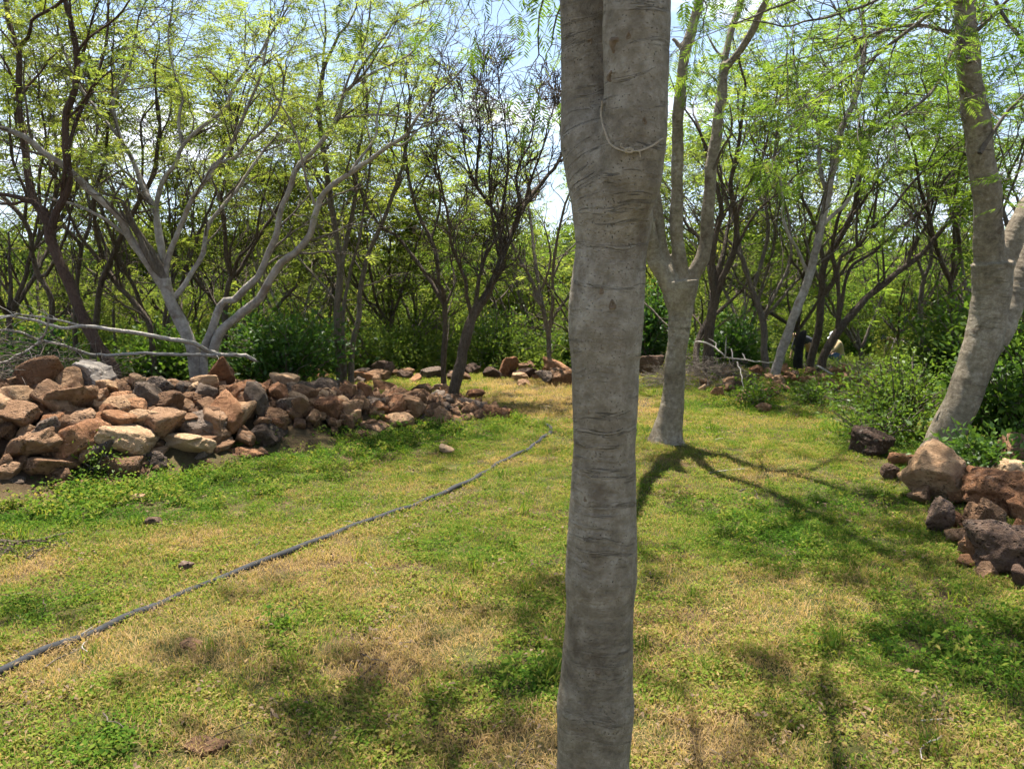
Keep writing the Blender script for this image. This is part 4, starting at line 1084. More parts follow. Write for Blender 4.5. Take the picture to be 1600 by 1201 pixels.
BT = [
    (601, 20, 12.5, 'shadowy olive tree filling the far left edge behind the brushwood', 'brown', 'olive', 5.4, 4),
    (603, 262, 14, 'olive tree directly behind the base of the many-stemmed pale tree', 'brown', 'olive', 5.4, 3),
    (616, 330, 20, 'far olive tree showing through the pale stems', 'brown', 'olive', 4.8, 4),
    (618, 60, 18, 'distant olive tree between the two upright reddish stems', 'brown', 'olive', 4.8, 4),
    (606, 600, 17, 'feathery olive tree between the three slim stems and the wide fork', 'brown', 'olive', 4.2, 4),
    (622, 1090, 20, 'olive tree behind the dark furrowed trunk', 'brown', 'olive', 4.6, 4),
    (604, 395, 16, 'leafy olive tree behind the bleached bent limb', 'brown', 'olive', 6.0, 3),
    (605, 470, 18, 'distant pale-limbed tree above the dark glossy bush', 'pale', 'olive', 6.2, 4),
    (607, 655, 19, 'small distant green tree behind the dark stone row', 'mid', 'olive', 3.8, 3),
    (608, 830, 18, 'distant green tree behind the small slender forked tree', 'mid', 'lime', 3.6, 3),
    (610, 1160, 16, 'bushy green tree seen between the furrowed and the smooth grey tree', 'mid', 'lime', 5.0, 3),
    (611, 1240, 17, 'leafy tree behind the pale slanting trunk', 'brown', 'green', 5.8, 3),
    (612, 1345, 18, 'light green tree behind the parallel leaning limbs', 'mid', 'green', 5.0, 3),
    (613, 1400, 24, 'far tree behind the bending worker with the dark cap', 'brown', 'green', 5.6, 3),
    (614, 1530, 14, 'leafy green tree partly hidden by the leaning edge tree', 'mid', 'green', 5.6, 4),
    (615, 1590, 11, 'green tree at the right edge behind the thick leaning trunk', 'mid', 'green', 5.2, 4),
    (617, 545, 26, 'far tree low on the slope behind the three slim stems', 'mid', 'olive', 6.0, 3),
    (619, 760, 30, 'faint far tree on the slope beyond the rough leaning trunk', 'mid', 'green', 4.6, 3),
    (620, 1290, 32, 'faint far tree on the slope beyond the crouching worker', 'mid', 'green', 5.0, 3),
]
for s_, px_, d_, lab_, bk_, lf_, h_, st_ in BT:
    back_tree(s_, px_, d_, lab_, bk_, lf_, h_, st_, tint={'olive': .45, 'lime': .4, 'green': .55}[lf_], size=.22 if d_ < 17 else .3)
# ------------------------------------------------------------------ stones
import bmesh
def ico(sub):
    bm = bmesh.new(); bmesh.ops.create_icosphere(bm, subdivisions=sub, radius=1)
    V = np.array([v.co for v in bm.verts]); T = np.array([[v.index for v in f.verts] for f in bm.faces]); bm.free()
    return V, T
ICO = {k: ico(k) for k in (3, 4, 5)}
def rock_mesh(name, seed, sub=3, planes=11, p=13, rough=.05, box=False):
    r = np.random.default_rng(seed); U, T = ICO[sub]
    n = r.normal(size=(planes, 3)); n /= np.linalg.norm(n, axis=1, keepdims=True)
    d = r.uniform(.5, 1.0, planes)
    n = np.vstack([n, np.eye(3), -np.eye(3)]); d = np.concatenate([d, r.uniform(.8, 1.0, 6)])
    s = (np.clip(U @ n.T, 0, None) / d) ** p
    rad = s.sum(1) ** (-1 / p)
    ns, n2 = N3(seed + 1000), N3(seed + 2000)
    V = U * rad[:, None]
    V = V * (1 + rough * ns(V, 2.2) - rough * .9 * np.abs(n2(V, 3.4)) + rough * .4 * n2(V, 9.0))[:, None]
    if sub > 4: V = V * (1 + rough * .22 * N3(seed + 3000)(V, 20.0))[:, None]
    V /= np.abs(V).max(0)
    return make_mesh(name, V, tris=T)
ROCKS = [rock_mesh('stone', 40 + i, 4, 7 + i % 6, 22 + (i % 3) * 16, .10) for i in range(20)]
_c = lambda *a: list(a)
RM = {
    'red': rock_mat('reddish_stone', [(.25, (.075, .034, .017)), (.48, (.21, .098, .047)), (.72, (.36, .195, .10))]),
    'tan': rock_mat('tan_stone', [(.25, (.16, .09, .05)), (.5, (.33, .20, .11)), (.72, (.46, .31, .185))], .7),
    'grey': rock_mat('grey_basalt', [(.25, (.04, .027, .019)), (.5, (.10, .071, .052)), (.75, (.20, .15, .115))], 1.0, .35),
    'brown': rock_mat('brown_stone', [(.25, (.085, .045, .025)), (.5, (.205, .115, .062)), (.75, (.34, .21, .125))]),
    'pale': rock_mat('pale_stone', [(.25, (.22, .185, .155)), (.5, (.36, .32, .28)), (.75, (.48, .44, .39))], .3),
    'gold': rock_mat('golden_stone', [(.25, (.21, .125, .065)), (.5, (.35, .225, .125)), (.75, (.46, .32, .19))], .3, .2),
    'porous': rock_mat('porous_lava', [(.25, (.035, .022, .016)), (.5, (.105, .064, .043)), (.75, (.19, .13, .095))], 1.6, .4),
}
RM_MESH = {}
def rock_data(i, m):
    k = (i, m)
    if k not in RM_MESH:
        me = ROCKS[i].copy(); me.materials.append(RM[m]); RM_MESH[k] = me
    return RM_MESH[k]
_rr = np.random.default_rng(88)
def put_rock(name, parent, p, sx, sy, sz, mat, rot=None, i=None):
    i = int(_rr.integers(0, len(ROCKS))) if i is None else i
    o = link(name, rock_data(i, mat), parent=parent)
    o.location = Vector(p) - (parent.location if parent else Vector((0, 0, 0)))
    o.scale = (sx, sy, sz)
    o.rotation_euler = rot if rot is not None else (_rr.normal(0, .35), _rr.normal(0, .35), _rr.uniform(0, 6.28))
    return o

def px_rock(name, parent, px, py, w, h, mat, tilt=0.0, fn=surf, sink=.2, i=None, ground_py=None):
    """a stone whose outline centres on (px, py) in the photo, w x h photo pixels; it rests on the surface at its foot"""
    on_pile = fn is surf
    foot = hit(px, ground_py or (py + h * (.22 if on_pile else .5)), fn)
    d = foot[1]; sx = .5 * w * d / F_PX; sz = .5 * h * d / F_PX * 1.04
    sy = .5 * (sx + sz) * _rr.uniform(.9, 1.15)
    c = at(px, py, d + (0 if on_pile else sy * .4))
    return put_rock(name, parent, c, sx, sy, sz, mat, (_rr.normal(0, .3), tilt + _rr.normal(0, .22), _rr.normal(0, .6)), i)

pile = empty('stone_pile', (-2.4, 7.6, 0.0))
tag(pile, 'long heap of reddish brown field stones along the grass', 'stone pile')
BIG = [  # px, py, w, h, colour, tilt
    (60, 585, 95, 60, 'brown', .1), (20, 580, 60, 40, 'brown', 0), (90, 562, 60, 40, 'tan', .2), (110, 595, 50, 50, 'tan', 0), (25, 645, 70, 50, 'brown', 0),
    (55, 690, 60, 42, 'brown', 0), (80, 690, 80, 40, 'tan', 0), (78, 725, 75, 36, 'brown', .1), (25, 700, 50, 40, 'grey', 0), (10, 735, 40, 40, 'brown', 0), (100, 625, 110, 40, 'brown', 0),
    (152, 622, 60, 30, 'brown', -.3), (165, 605, 70, 26, 'tan', -.4), (123, 662, 48, 55, 'brown', .3), (85, 655, 45, 35, 'red', 0), (180, 655, 55, 45, 'red', .3),
    (205, 630, 55, 32, 'red', 0), (255, 628, 62, 42, 'brown', .1), (228, 653, 62, 36, 'tan', -.1), (222, 685, 48, 30, 'brown', 0), (148, 700, 60, 40, 'brown', 0),
    (190, 730, 80, 45, 'brown', 0), (240, 718, 55, 32, 'grey', 0), (295, 715, 35, 22, 'brown', 0), (320, 690, 50, 25, 'brown', 0),
    (262, 582, 60, 40, 'tan', .3), (215, 598, 40, 30, 'tan', 0), (320, 600, 50, 26, 'tan', -.2), (345, 585, 36, 62, 'red', .35), (310, 575, 36, 25, 'tan', 0), (355, 563, 42, 32, 'tan', 0),
    (355, 643, 70, 52, 'red', .6), (390, 575, 34, 30, 'brown', 0), (375, 612, 40, 36, 'red', 0), (398, 620, 52, 60, 'grey', 0), (325, 630, 40, 22, 'grey', .3), (330, 660, 42, 22, 'tan', 0),
    (340, 672, 50, 24, 'brown', 0), (380, 680, 46, 26, 'brown', 0), (418, 578, 42, 34, 'brown', 0), (432, 562, 40, 32, 'tan', 0), (468, 570, 62, 36, 'tan', .3),
    (490, 562, 46, 46, 'tan', .6), (492, 585, 70, 28, 'red', .15), (448, 595, 40, 26, 'tan', -.2), (438, 612, 36, 36, 'red', 0), (478, 612, 50, 32, 'brown', 0),
    (508, 605, 56, 30, 'grey', 0), (466, 636, 46, 34, 'brown', 0), (519, 636, 54, 38, 'red', -.2), (545, 612, 36, 34, 'red', .2), (562, 593, 46, 26, 'red', .1),
    (570, 613, 38, 32, 'red', .4), (600, 605, 42, 28, 'red', 0), (565, 630, 30, 26, 'grey', 0), (590, 638, 36, 24, 'red', -.3), (545, 655, 34, 26, 'brown', .5),
    (615, 640, 24, 28, 'brown', .3), (648, 635, 50, 34, 'brown', .3), (630, 615, 40, 24, 'red', 0), (655, 612, 46, 26, 'brown', 0), (605, 655, 28, 20, 'red', 0),
    (690, 608, 40, 24, 'brown', .2), (704, 618, 52, 34, 'red', .3), (675, 640, 24, 28, 'grey', 0), (740, 616, 32, 26, 'red', .3), (648, 595, 30, 16, 'red', 0),
    (715, 632, 22, 12, 'tan', 0), (430, 650, 44, 30, 'brown', 0), (410, 660, 40, 24, 'brown', 0), (470, 662, 34, 20, 'brown', 0), (500, 650, 24, 16, 'brown', 0), (290, 655, 40, 26, 'brown', 0), (270, 600, 36, 20, 'brown', 0),
]
for px_, py_, w_, h_, m_, t_ in BIG: px_rock('stone', pile, px_, py_, w_ * .88, h_ * .9, 'brown' if m_ == 'grey' and px_ % 2 else m_, t_)
# smaller stones fill the heap
def fill_pile():
    r = np.random.default_rng(5); n = 0; tries = 0
    while n < 222 and tries < 6000:
        tries += 1
        t = r.uniform(-.35, 1.0); W = float(np.interp(t, [-1, 0, .5, 1.02], [3.4, 3.0, 2.3, 1.1])); s = (r.uniform(-.03, .3) if r.uniform() < .55 else r.uniform(-.04, .78)) * W
        x, y = PA + PD * t * PL + PN * s
        s_ = r.uniform(.05, .13) if r.uniform() < .75 else r.uniform(.12, .2)
        z = float(surf(x, y)) - s_ * .1
        m = r.choice(['red', 'brown', 'brown', 'tan', 'grey'])
        put_rock('stone', pile, (x, y, z), s_ * r.uniform(.8, 1.4), s_ * r.uniform(.8, 1.2), s_ * r.uniform(.6, .95), m); n += 1
fill_pile()
def rubble():
    r = np.random.default_rng(55); VV, TT, off = [], [], 0; bm_ = ico(2)
    for k in range(900):
        t = r.uniform(-.3, 1.02); W = float(np.interp(t, [-1, 0, .5, 1.02], [3.4, 3.0, 2.3, 1.1])); s = r.uniform(-.05, .6) * W
        x, y = PA + PD * t * PL + PN * s; q = r.uniform(.02, .085)
        V = bm_[0] * (1 + .28 * np.sin(bm_[0] @ r.normal(0, 2.4, 3) + r.uniform(0, 6)) + .1 * r.normal(size=len(bm_[0])))[:, None] * q * r.uniform(.6, 1.3, 3)
        VV.append(V + [x, y, quick(gz, x, y) + .85 * float(pile_h(x, y)) + q * .3]); TT.append(bm_[1] + off); off += len(V)
    me = make_mesh('rubble', np.concatenate(VV) - np.array(pile.location), tris=np.concatenate(TT), smooth=False)
    tag(link('rubble', me, RM['brown'], pile), kind='stuff')
rubble()

def boulder(label, px, py, w, h, mat, tilt=0, fn=surf, seed=1, sub=5, cat='boulder', rough=.12, p=22, planes=10, ground_py=None, name='boulder'):
    on_pile = fn is surf
    foot = hit(px, ground_py or (py + h * (.22 if on_pile else .5)), fn); d = foot[1]
    sx = .53 * w * d / F_PX; sz = .53 * h * d / F_PX * 1.04; sy = .5 * (sx + sz)
    c = at(px, py, d + (0 if on_pile else sy * .4))
    me = rock_mesh(name, 900 + seed, sub, planes, p, rough); me.materials.append(RM[mat])
    o = link(name, me); o.location = c; o.scale = (sx, sy, sz); o.rotation_euler = (0, tilt, (seed * .7) % 1 - .5)
    return tag(o, label, cat)
boulder('large rounded tan boulder topping the pile under the fallen bleached branch', 232, 577, 92, 56, 'tan', .05, seed=1)
boulder('pale whitish block wedged in the pile beside the reddish trunk', 146, 590, 66, 46, 'pale', .15, seed=2, p=22)
boulder('broad flat golden slab at the front foot of the pile', 288, 692, 104, 36, 'gold', .08, seed=3, p=20)
boulder('grey and tan pointed slab leaning beside the golden slab', 195, 692, 86, 50, 'tan', .35, seed=4, p=18)
boulder('rough pitted boulder at the pile foot, lowest onto the grass', 192, 727, 76, 42, 'brown', 0, seed=5, rough=.16, fn=gz)
boulder('small tan stone lying alone in mid lawn', 696, 702, 30, 14, 'tan', 0, gz, 6, 4, 'stone', name='stone')
boulder('small pale round stone in the green weeds below the pile', 216, 776, 24, 12, 'gold', 0, gz, 7, 4, 'stone', name='stone')
boulder('loose brown stone at the right tip of the long pile', 748, 636, 22, 16, 'brown', 0, gz, 8, 4, 'stone', name='stone')
boulder('flat brownish stone half sunk in dry grass near the lower edge', 322, 1172, 78, 22, 'brown', 0, gz, 9, 4, 'stone', name='stone')
boulder('flat pinkish stone flush with the dry grass below the pipe', 302, 1006, 42, 16, 'brown', 0, gz, 10, 4, 'stone', name='stone')
boulder('dark lump of earth lying in straw right of the stick', 242, 814, 30, 16, 'porous', .2, gz, 11, 4, 'stone', name='stone')
boulder('dark brown clod above the middle of the pipe', 292, 884, 26, 13, 'porous', 0, gz, 12, 4, 'stone', name='stone')
boulder('tall orange brown boulder standing left of the red boulder row', 794, 574, 30, 36, 'red', 0, gz, 13)
boulder('dark triangular boulder second in the red boulder row', 822, 574, 30, 26, 'brown', 0, gz, 14)
boulder('wide orange red boulder right against the closest trunk', 872, 580, 52, 32, 'red', .2, gz, 15)
boulder('small tan stone before the tall orange boulder', 812, 588, 28, 14, 'tan', 0, gz, 16, 4, 'stone', name='stone')
boulder('flat red stone between the triangular and wide boulders', 841, 587, 32, 14, 'red', 0, gz, 17, 4, 'stone', name='stone')
boulder('little brown stone on the grass below the boulder row', 819, 598, 20, 10, 'brown', 0, gz, 18, 4, 'stone', name='stone')
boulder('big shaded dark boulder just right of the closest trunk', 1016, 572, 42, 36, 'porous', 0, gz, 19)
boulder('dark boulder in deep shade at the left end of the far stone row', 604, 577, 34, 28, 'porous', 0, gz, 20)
# low shaded wall of stones at the back of the clearing
row = empty('stone_row', tuple(at(690, 590, 11.8))); row.location.z = 0
tag(row, 'low shaded row of dark stones along the back of the clearing', 'stone row')
for k in range(34):
    x = _rr.uniform(560, 900); y = _rr.uniform(578, 592); s = _rr.uniform(12, 28)
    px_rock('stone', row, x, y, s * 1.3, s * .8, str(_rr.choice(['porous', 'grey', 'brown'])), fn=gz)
# the heap at the right back, half overgrown
heap = empty('stone_heap', tuple(at(1220, 600, 11.4))); heap.location.z = 0
tag(heap, 'low overgrown heap of reddish stones around the pale slanting tree', 'stone heap')
HP = [(1183, 578, 26, 16, 'red'), (1225, 578, 24, 14, 'red'), (1234, 586, 24, 14, 'red'), (1196, 615, 20, 22, 'red'), (1160, 622, 34, 18, 'brown'), (1192, 620, 18, 24, 'brown'),
      (1260, 595, 28, 10, 'red'), (1290, 588, 24, 14, 'tan'), (1310, 580, 28, 16, 'red'), (1338, 564, 34, 18, 'tan'), (1350, 572, 24, 12, 'tan'), (1372, 572, 26, 14, 'tan'),
      (1248, 592, 18, 12, 'red'), (1215, 600, 18, 12, 'brown'), (1140, 605, 22, 14, 'brown'), (1175, 600, 16, 12, 'porous'), (1270, 580, 22, 14, 'brown'), (1120, 612, 22, 14, 'red'), (1300, 604, 26, 12, 'brown'), (1325, 590, 26, 14, 'brown')]
for a in HP: px_rock('stone', heap, a[0], a[1], a[2], a[3], a[4], _rr.normal(0, .3), gz)
for k in range(46):
    s = _rr.uniform(7, 15); px_rock('stone', heap, _rr.uniform(1080, 1400), _rr.uniform(568, 622), s * 1.4, s, str(_rr.choice(['red', 'brown', 'porous', 'tan'])), _rr.normal(0, .3), gz)
boulder('brown stone alone on the grass before the right heap', 1194, 637, 22, 16, 'brown', 0, gz, 21, 4, 'stone', name='stone')
# right foreground boulders
boulder('tall tan boulder with a lit crest at the foot of the leaning tree', 1472, 742, 92, 88, 'tan', .55, gz, 22, planes=8, p=26)
boulder('reddish porous boulder with a hole, right of the tan crest', 1562, 762, 104, 82, 'red', .1, gz, 23, rough=.16)
boulder('mossy tan boulder behind the porous reddish one', 1585, 738, 70, 40, 'gold', 0, gz, 24, ground_py=765)
boulder('dark red boulder at the right edge above the mossy one', 1588, 705, 66, 46, 'brown', -.2, gz, 25, ground_py=740)
boulder('grey cracked boulder below the tan crest, nearest the lawn', 1470, 806, 46, 54, 'porous', .1, gz, 26)
boulder('squat brownish boulder between the cracked and porous boulders', 1526, 812, 50, 52, 'brown', .3, gz, 27)
boulder('rust red pitted boulder beside the black one', 1532, 852, 62, 46, 'red', 0, gz, 28, rough=.15)
boulder('large black pitted lava boulder cut by the right edge', 1585, 852, 124, 96, 'porous', 0, gz, 29, rough=.2)
boulder('dark brown boulder under the low sprawling bush', 1362, 692, 66, 42, 'porous', .1, gz, 30)
boulder('flat reddish stone left of the leaning trunk base', 1420, 718, 50, 20, 'red', 0, gz, 31, 4, 'stone', name='stone')
boulder('small grey stone in weeds below the flat reddish one', 1388, 738, 34, 26, 'porous', 0, gz, 32, 4, 'stone', name='stone')
boulder('small stone behind the dark brown boulder in the bush', 1345, 670, 36, 24, 'brown', 0, gz, 33, 4, 'stone', name='stone')

edge = empty('stone_heap', tuple(at(1540, 800, 5.0))); edge.location.z = 0
tag(edge, 'smaller red-brown stones packed between the boulders at the right edge', 'stone heap')
for a in ((1500, 770, 44, 34, 'red'), (1440, 772, 40, 30, 'brown'), (1500, 838, 36, 28, 'brown'), (1548, 800, 46, 34, 'brown'), (1590, 790, 50, 40, 'red'), (1520, 728, 44, 30, 'brown'), (1552, 722, 46, 32, 'red'), (1600, 760, 40, 40, 'brown'),
          (1492, 812, 34, 28, 'red'), (1560, 830, 40, 30, 'red'), (1430, 745, 34, 24, 'red'), (1540, 890, 44, 26, 'brown'), (1598, 905, 50, 30, 'porous'), (1510, 875, 30, 20, 'red'), (1575, 715, 40, 30, 'tan'), (1605, 830, 40, 30, 'red')):
    px_rock('stone', edge, a[0], a[1], a[2], a[3], a[4], _rr.normal(0, .4), gz)
# ------------------------------------------------------------------ fallen wood, pipe, sticks
def wood(name, label, cat, runs, mat, group=None, px=True, sides=8, kids=0, seed=1, parts=None):
    t = Tubes(); r = np.random.default_rng(seed); first = None; me_parts = []
    for k, (pts, ds, w0, w1) in enumerate(runs):
        P = np.array([at(a, b, d) for (a, b), d in zip(pts, np.interp(np.linspace(0, 1, len(pts)), np.linspace(0, 1, len(ds)), ds))])
        R = .5 * np.linspace(w0, w1, len(P)) * P[:, 1] / F_PX * .68
        C = spline(np.column_stack([P, R]), .06); C[:, :3] += r.normal(0, .004, (len(C), 3)); C[-1, 3] *= .15; C[0, 3] *= .3 if k == 0 else 1
        tt = t if k == 0 else Tubes()
        tt.add(C[:, :3], C[:, 3], sides)
        for _ in range(kids if len(C) > 6 else 0):
            i = r.integers(2, len(C) - 2); d = unit(C[i + 1, :3] - C[i, :3]) + r.normal(0, .6, 3)
            L = r.uniform(.15, .5); Q = C[i, :3] + np.outer(np.linspace(0, L, 6), unit(d)) + np.cumsum(r.normal(0, .012, (6, 3)), 0)
            Q[0] = C[i, :3]; tt.add(Q, np.linspace(C[i, 3] * .4, .002, 6), 5)
        if k: me_parts.append(tt)
    o = link(name, t.mesh(name), mat); tag(o, label, cat, group)
    for tt in me_parts: link('branch', tt.mesh('branch'), mat, o)
    return o
DW = BARK['dead']
wood('fallen_branch', 'long bleached branch lying across the stone pile, upper of two', 'branch',
     [([(352, 556), (325, 548), (300, 536), (250, 527), (200, 518), (140, 510), (100, 512), (60, 502), (30, 496), (-10, 494)], (8.6, 7.6, 7.2), 12, 5),
      ([(122, 508), (90, 500), (60, 495), (28, 491), (18, 486)], (7.6, 7.2), 5, 3), ([(28, 491), (10, 495), (-10, 500)], (7.2, 7.1), 4, 3)], DW, kids=2, seed=3)
wood('fallen_branch', 'long bleached branch lying across the stone pile, lower of two', 'branch',
     [([(402, 566), (385, 556), (345, 554), (290, 554), (220, 552), (160, 555), (130, 550), (100, 540), (60, 530), (30, 520), (-10, 512)], (8.6, 8.0, 7.0), 9, 5),
      ([(60, 532), (70, 522), (75, 505), (74, 492), (66, 482)], (7.2, 7.1), 6, 3), ([(62, 534), (40, 548), (15, 562), (-10, 570)], (7.2, 6.8), 6, 4)], DW, kids=2, seed=4)
def ground_run(pts, lift, fn=gz):
    out = []
    for a, b in pts: p = hit(a, b, fn); out.append([p[0], p[1], float(fn(p[0], p[1])) + lift])
    return np.array(out)
def lying(name, label, cat, pts, rad0, rad1, mat, lift=None, wig=.004, seed=1, sides=8, parts=()):
    r = np.random.default_rng(seed)
    P = ground_run(pts, rad0 * .7 if lift is None else lift)
    C = spline(P, .05); C += np.cumsum(r.normal(0, wig * .5, C.shape), 0) * [1, 1, .2]
    t = Tubes(); t.add(C, np.linspace(rad0, rad1, len(C)) * (1 + r.normal(0, .06, len(C))), sides)
    o = link(name, t.mesh(name), mat); tag(o, label, cat)
    for pp in parts:
        P = ground_run(pp, rad0 * .6); C2 = spline(P, .04); t = Tubes(); t.add(C2, np.linspace(rad0 * .6, rad1 * .5, len(C2)), 6)
        link('twig', t.mesh('twig'), mat, o)
    return o
BK, MD = BARK['brown'], BARK['mid']
lying('stick', 'dark crooked stick with bark litter at the left edge of the grass', 'stick', [(-8, 848), (40, 852), (72, 846), (118, 834)], .016, .010, BK, seed=2, parts=[[(95, 845), (105, 852), (112, 862)], [(20, 852), (8, 866), (-4, 880)], [(30, 850), (20, 840), (6, 836)]])
lying('stick', 'short dark curved stick in the weeds below the stone pile', 'stick', [(84, 770), (95, 780), (108, 788), (120, 796)], .010, .007, BK, seed=3)
lying('stick', 'thin pale stick on the grass right of the lone forked tree', 'stick', [(1108, 740), (1135, 736), (1162, 733)], .008, .006, DW, seed=4)
lying('stick', 'small bent twig in front of the thin pale stick', 'stick', [(1156, 768), (1168, 764), (1180, 768), (1186, 780)], .006, .004, MD, seed=5)
lying('stick', 'thin straw-coloured stick left of the closest trunk in dry grass', 'stick', [(570, 880), (580, 890), (590, 905)], .005, .003, DW, seed=6)
lying('stick', 'short grey stick near the left edge above the pipe', 'stick', [(10, 936), (28, 932), (44, 930)], .009, .006, MD, seed=7)
lying('stick', 'pale twig lying in green weeds at the lower right', 'stick', [(1440, 1128), (1470, 1126), (1500, 1128)], .004, .003, DW, seed=8)

def pipe():
    px = [(-420, 1190), (-260, 1150), (-140, 1110), (-40, 1072), (20, 1046), (80, 1020), (140, 996), (200, 968), (232, 954), (290, 930), (350, 906), (400, 886), (430, 874), (480, 856), (520, 840), (570, 818), (630, 797), (680, 780), (720, 762), (760, 738), (800, 716), (830, 700), (850, 686), (860, 674), (852, 664)]
    P = ground_run(px, .012); C = spline(P, .05)
    s = np.arange(len(C)); C[:, 2] += .010 * wob(C[:, 0] * 3, C[:, 1] * 3, 1.3)
    C[:, 0] += .012 * np.sin(s * .31) + .008 * np.sin(s * .83 + 1)
    t = Tubes(); t.add(C, np.full(len(C), .02), 12)
    m = plain_mat('dusty_black_pipe', (.016, .017, .019), .85, .5, 30, .001)
    o = link('irrigation_pipe', t.mesh('irrigation_pipe'), m)
    tag(o, 'dark grey irrigation pipe running diagonally across the lawn', 'pipe')
    k = np.argmin(np.linalg.norm(C - hit(225, 957), axis=1)); tt = Tubes()
    tt.add(C[k - 1:k + 2], np.full(3, .0235), 12); link('coupling', tt.mesh('coupling'), m, o)
pipe()

def brush(name, label, centre, rad, n, L, mat, seed, flat=.35, hz=.25, wd=.004):
    r = np.random.default_rng(seed); t = Tubes()
    for _ in range(n):
        a = r.uniform(0, 6.28); q = math.sqrt(r.uniform()); x, y = centre[0] + rad[0] * q * math.cos(a), centre[1] + rad[1] * q * math.sin(a)
        z = float(surf(x, y)) + r.uniform(0, hz) * (1 - q * q * .8)
        d = unit(np.array([*r.normal(0, 1, 2), r.normal(.1, flat)])); l = r.uniform(*L)
        P = np.array([x, y, z]) + np.outer(np.linspace(-.5, .5, 6) * l, d) + np.cumsum(r.normal(0, l * .035, (6, 3)), 0)
        P[:, 2] = np.maximum(P[:, 2], surf(P[:, 0], P[:, 1]) + .004)
        t.add(P, np.linspace(wd * r.uniform(.6, 1.5), wd * .35, 6), 4)
    o = link(name, t.mesh(name), mat); tag(o, label, 'brushwood', kind='stuff'); return o
c_ = hit(1110, 606); brush('brushwood', 'tangle of grey dry twigs right of the lone forked tree', (c_[0] - .1, c_[1] + .5), (.75, .6), 420, (.25, .8), BARK['mid'], 5, .3, .42)
c_ = hit(1350, 590); brush('brushwood', 'dry twigs heaped over the right stone heap', (c_[0], c_[1] + .6), (1.5, .7), 260, (.3, .9), BARK['mid'], 6, .25, .3)
brush('brushwood', 'tangled dry brushwood on the left end of the stone pile', (-4.6, 7.0), (.9, .8), 330, (.3, .9), BARK['mid'], 7, .3, .5, .0035)
c_ = hit(425, 560, surf); brush('brushwood', 'small dark root tangle on top of the stone pile', (c_[0], c_[1] + .2), (.3, .2), 50, (.15, .45), BARK['red'], 8, .4, .22, .010)
c_ = hit(30, 862); brush('brushwood', 'dark bark litter around the crooked stick', (c_[0], c_[1]), (.28, .16), 60, (.05, .2), BARK['brown'], 9, .15, .05, .004)
wood('dead_branch', 'forked bleached branch sticking out of the grey twig tangle', 'branch',
     [([(1085, 533), (1100, 535), (1118, 544), (1133, 558)], (9.9, 9.6), 5, 4), ([(1133, 558), (1134, 540), (1135, 528)], (9.6, 9.6), 4, 3), ([(1118, 544), (1118, 535), (1106, 528)], (9.7, 9.8), 3, 2),
      ([(1133, 558), (1165, 562), (1195, 566), (1212, 566)], (9.6, 9.8), 4, 2.5), ([(1152, 565), (1158, 585), (1161, 608)], (9.5, 9.2), 3, 2), ([(1143, 545), (1146, 565)], (9.6, 9.5), 3, 3), ([(1160, 552), (1166, 564)], (9.6, 9.5), 3, 3)], DW, sides=6, seed=9)
wood('dead_branch', 'straight pale pole propped against the right stone heap', 'branch', [([(1274, 570), (1290, 578), (1305, 586)], (10.6, 10.2), 5, 4)], DW, sides=6, seed=10)
wood('dead_branch', 'dead leaning branch between the closest and the lone forked trunk', 'branch', [([(993, 462), (1015, 480), (1035, 500), (1050, 515)], (9.2, 8.8), 5, 3)], BARK['mid'], sides=6, seed=11, kids=3)
def stump():
    t = Tree(71); d = 13.2
    t.traced([(1250, 590), (1248, 560), (1252, 530), (1258, 516)], d, 15, 13, d, base=True)
    C = t.limbs[0]; C[-1, 3] *= .35; C[-2, 3] *= .8
    t.traced([(1249, 556), (1243, 546), (1240, 544)], d, 7, 5); t.emit_limbs(12)
    V, Q, A = t.tubes.arrays(); V = V + .012 * np.stack([nA(V, 9), nB(V, 9), nA(V, 6)], 1)
    o = link('charred_stump', make_mesh('charred_stump', V, quads=Q, attrs={'along': A}), BARK['black'])
    tag(o, 'black charred stump between the pale slanting tree and the dark upright one', 'stump')
stump()

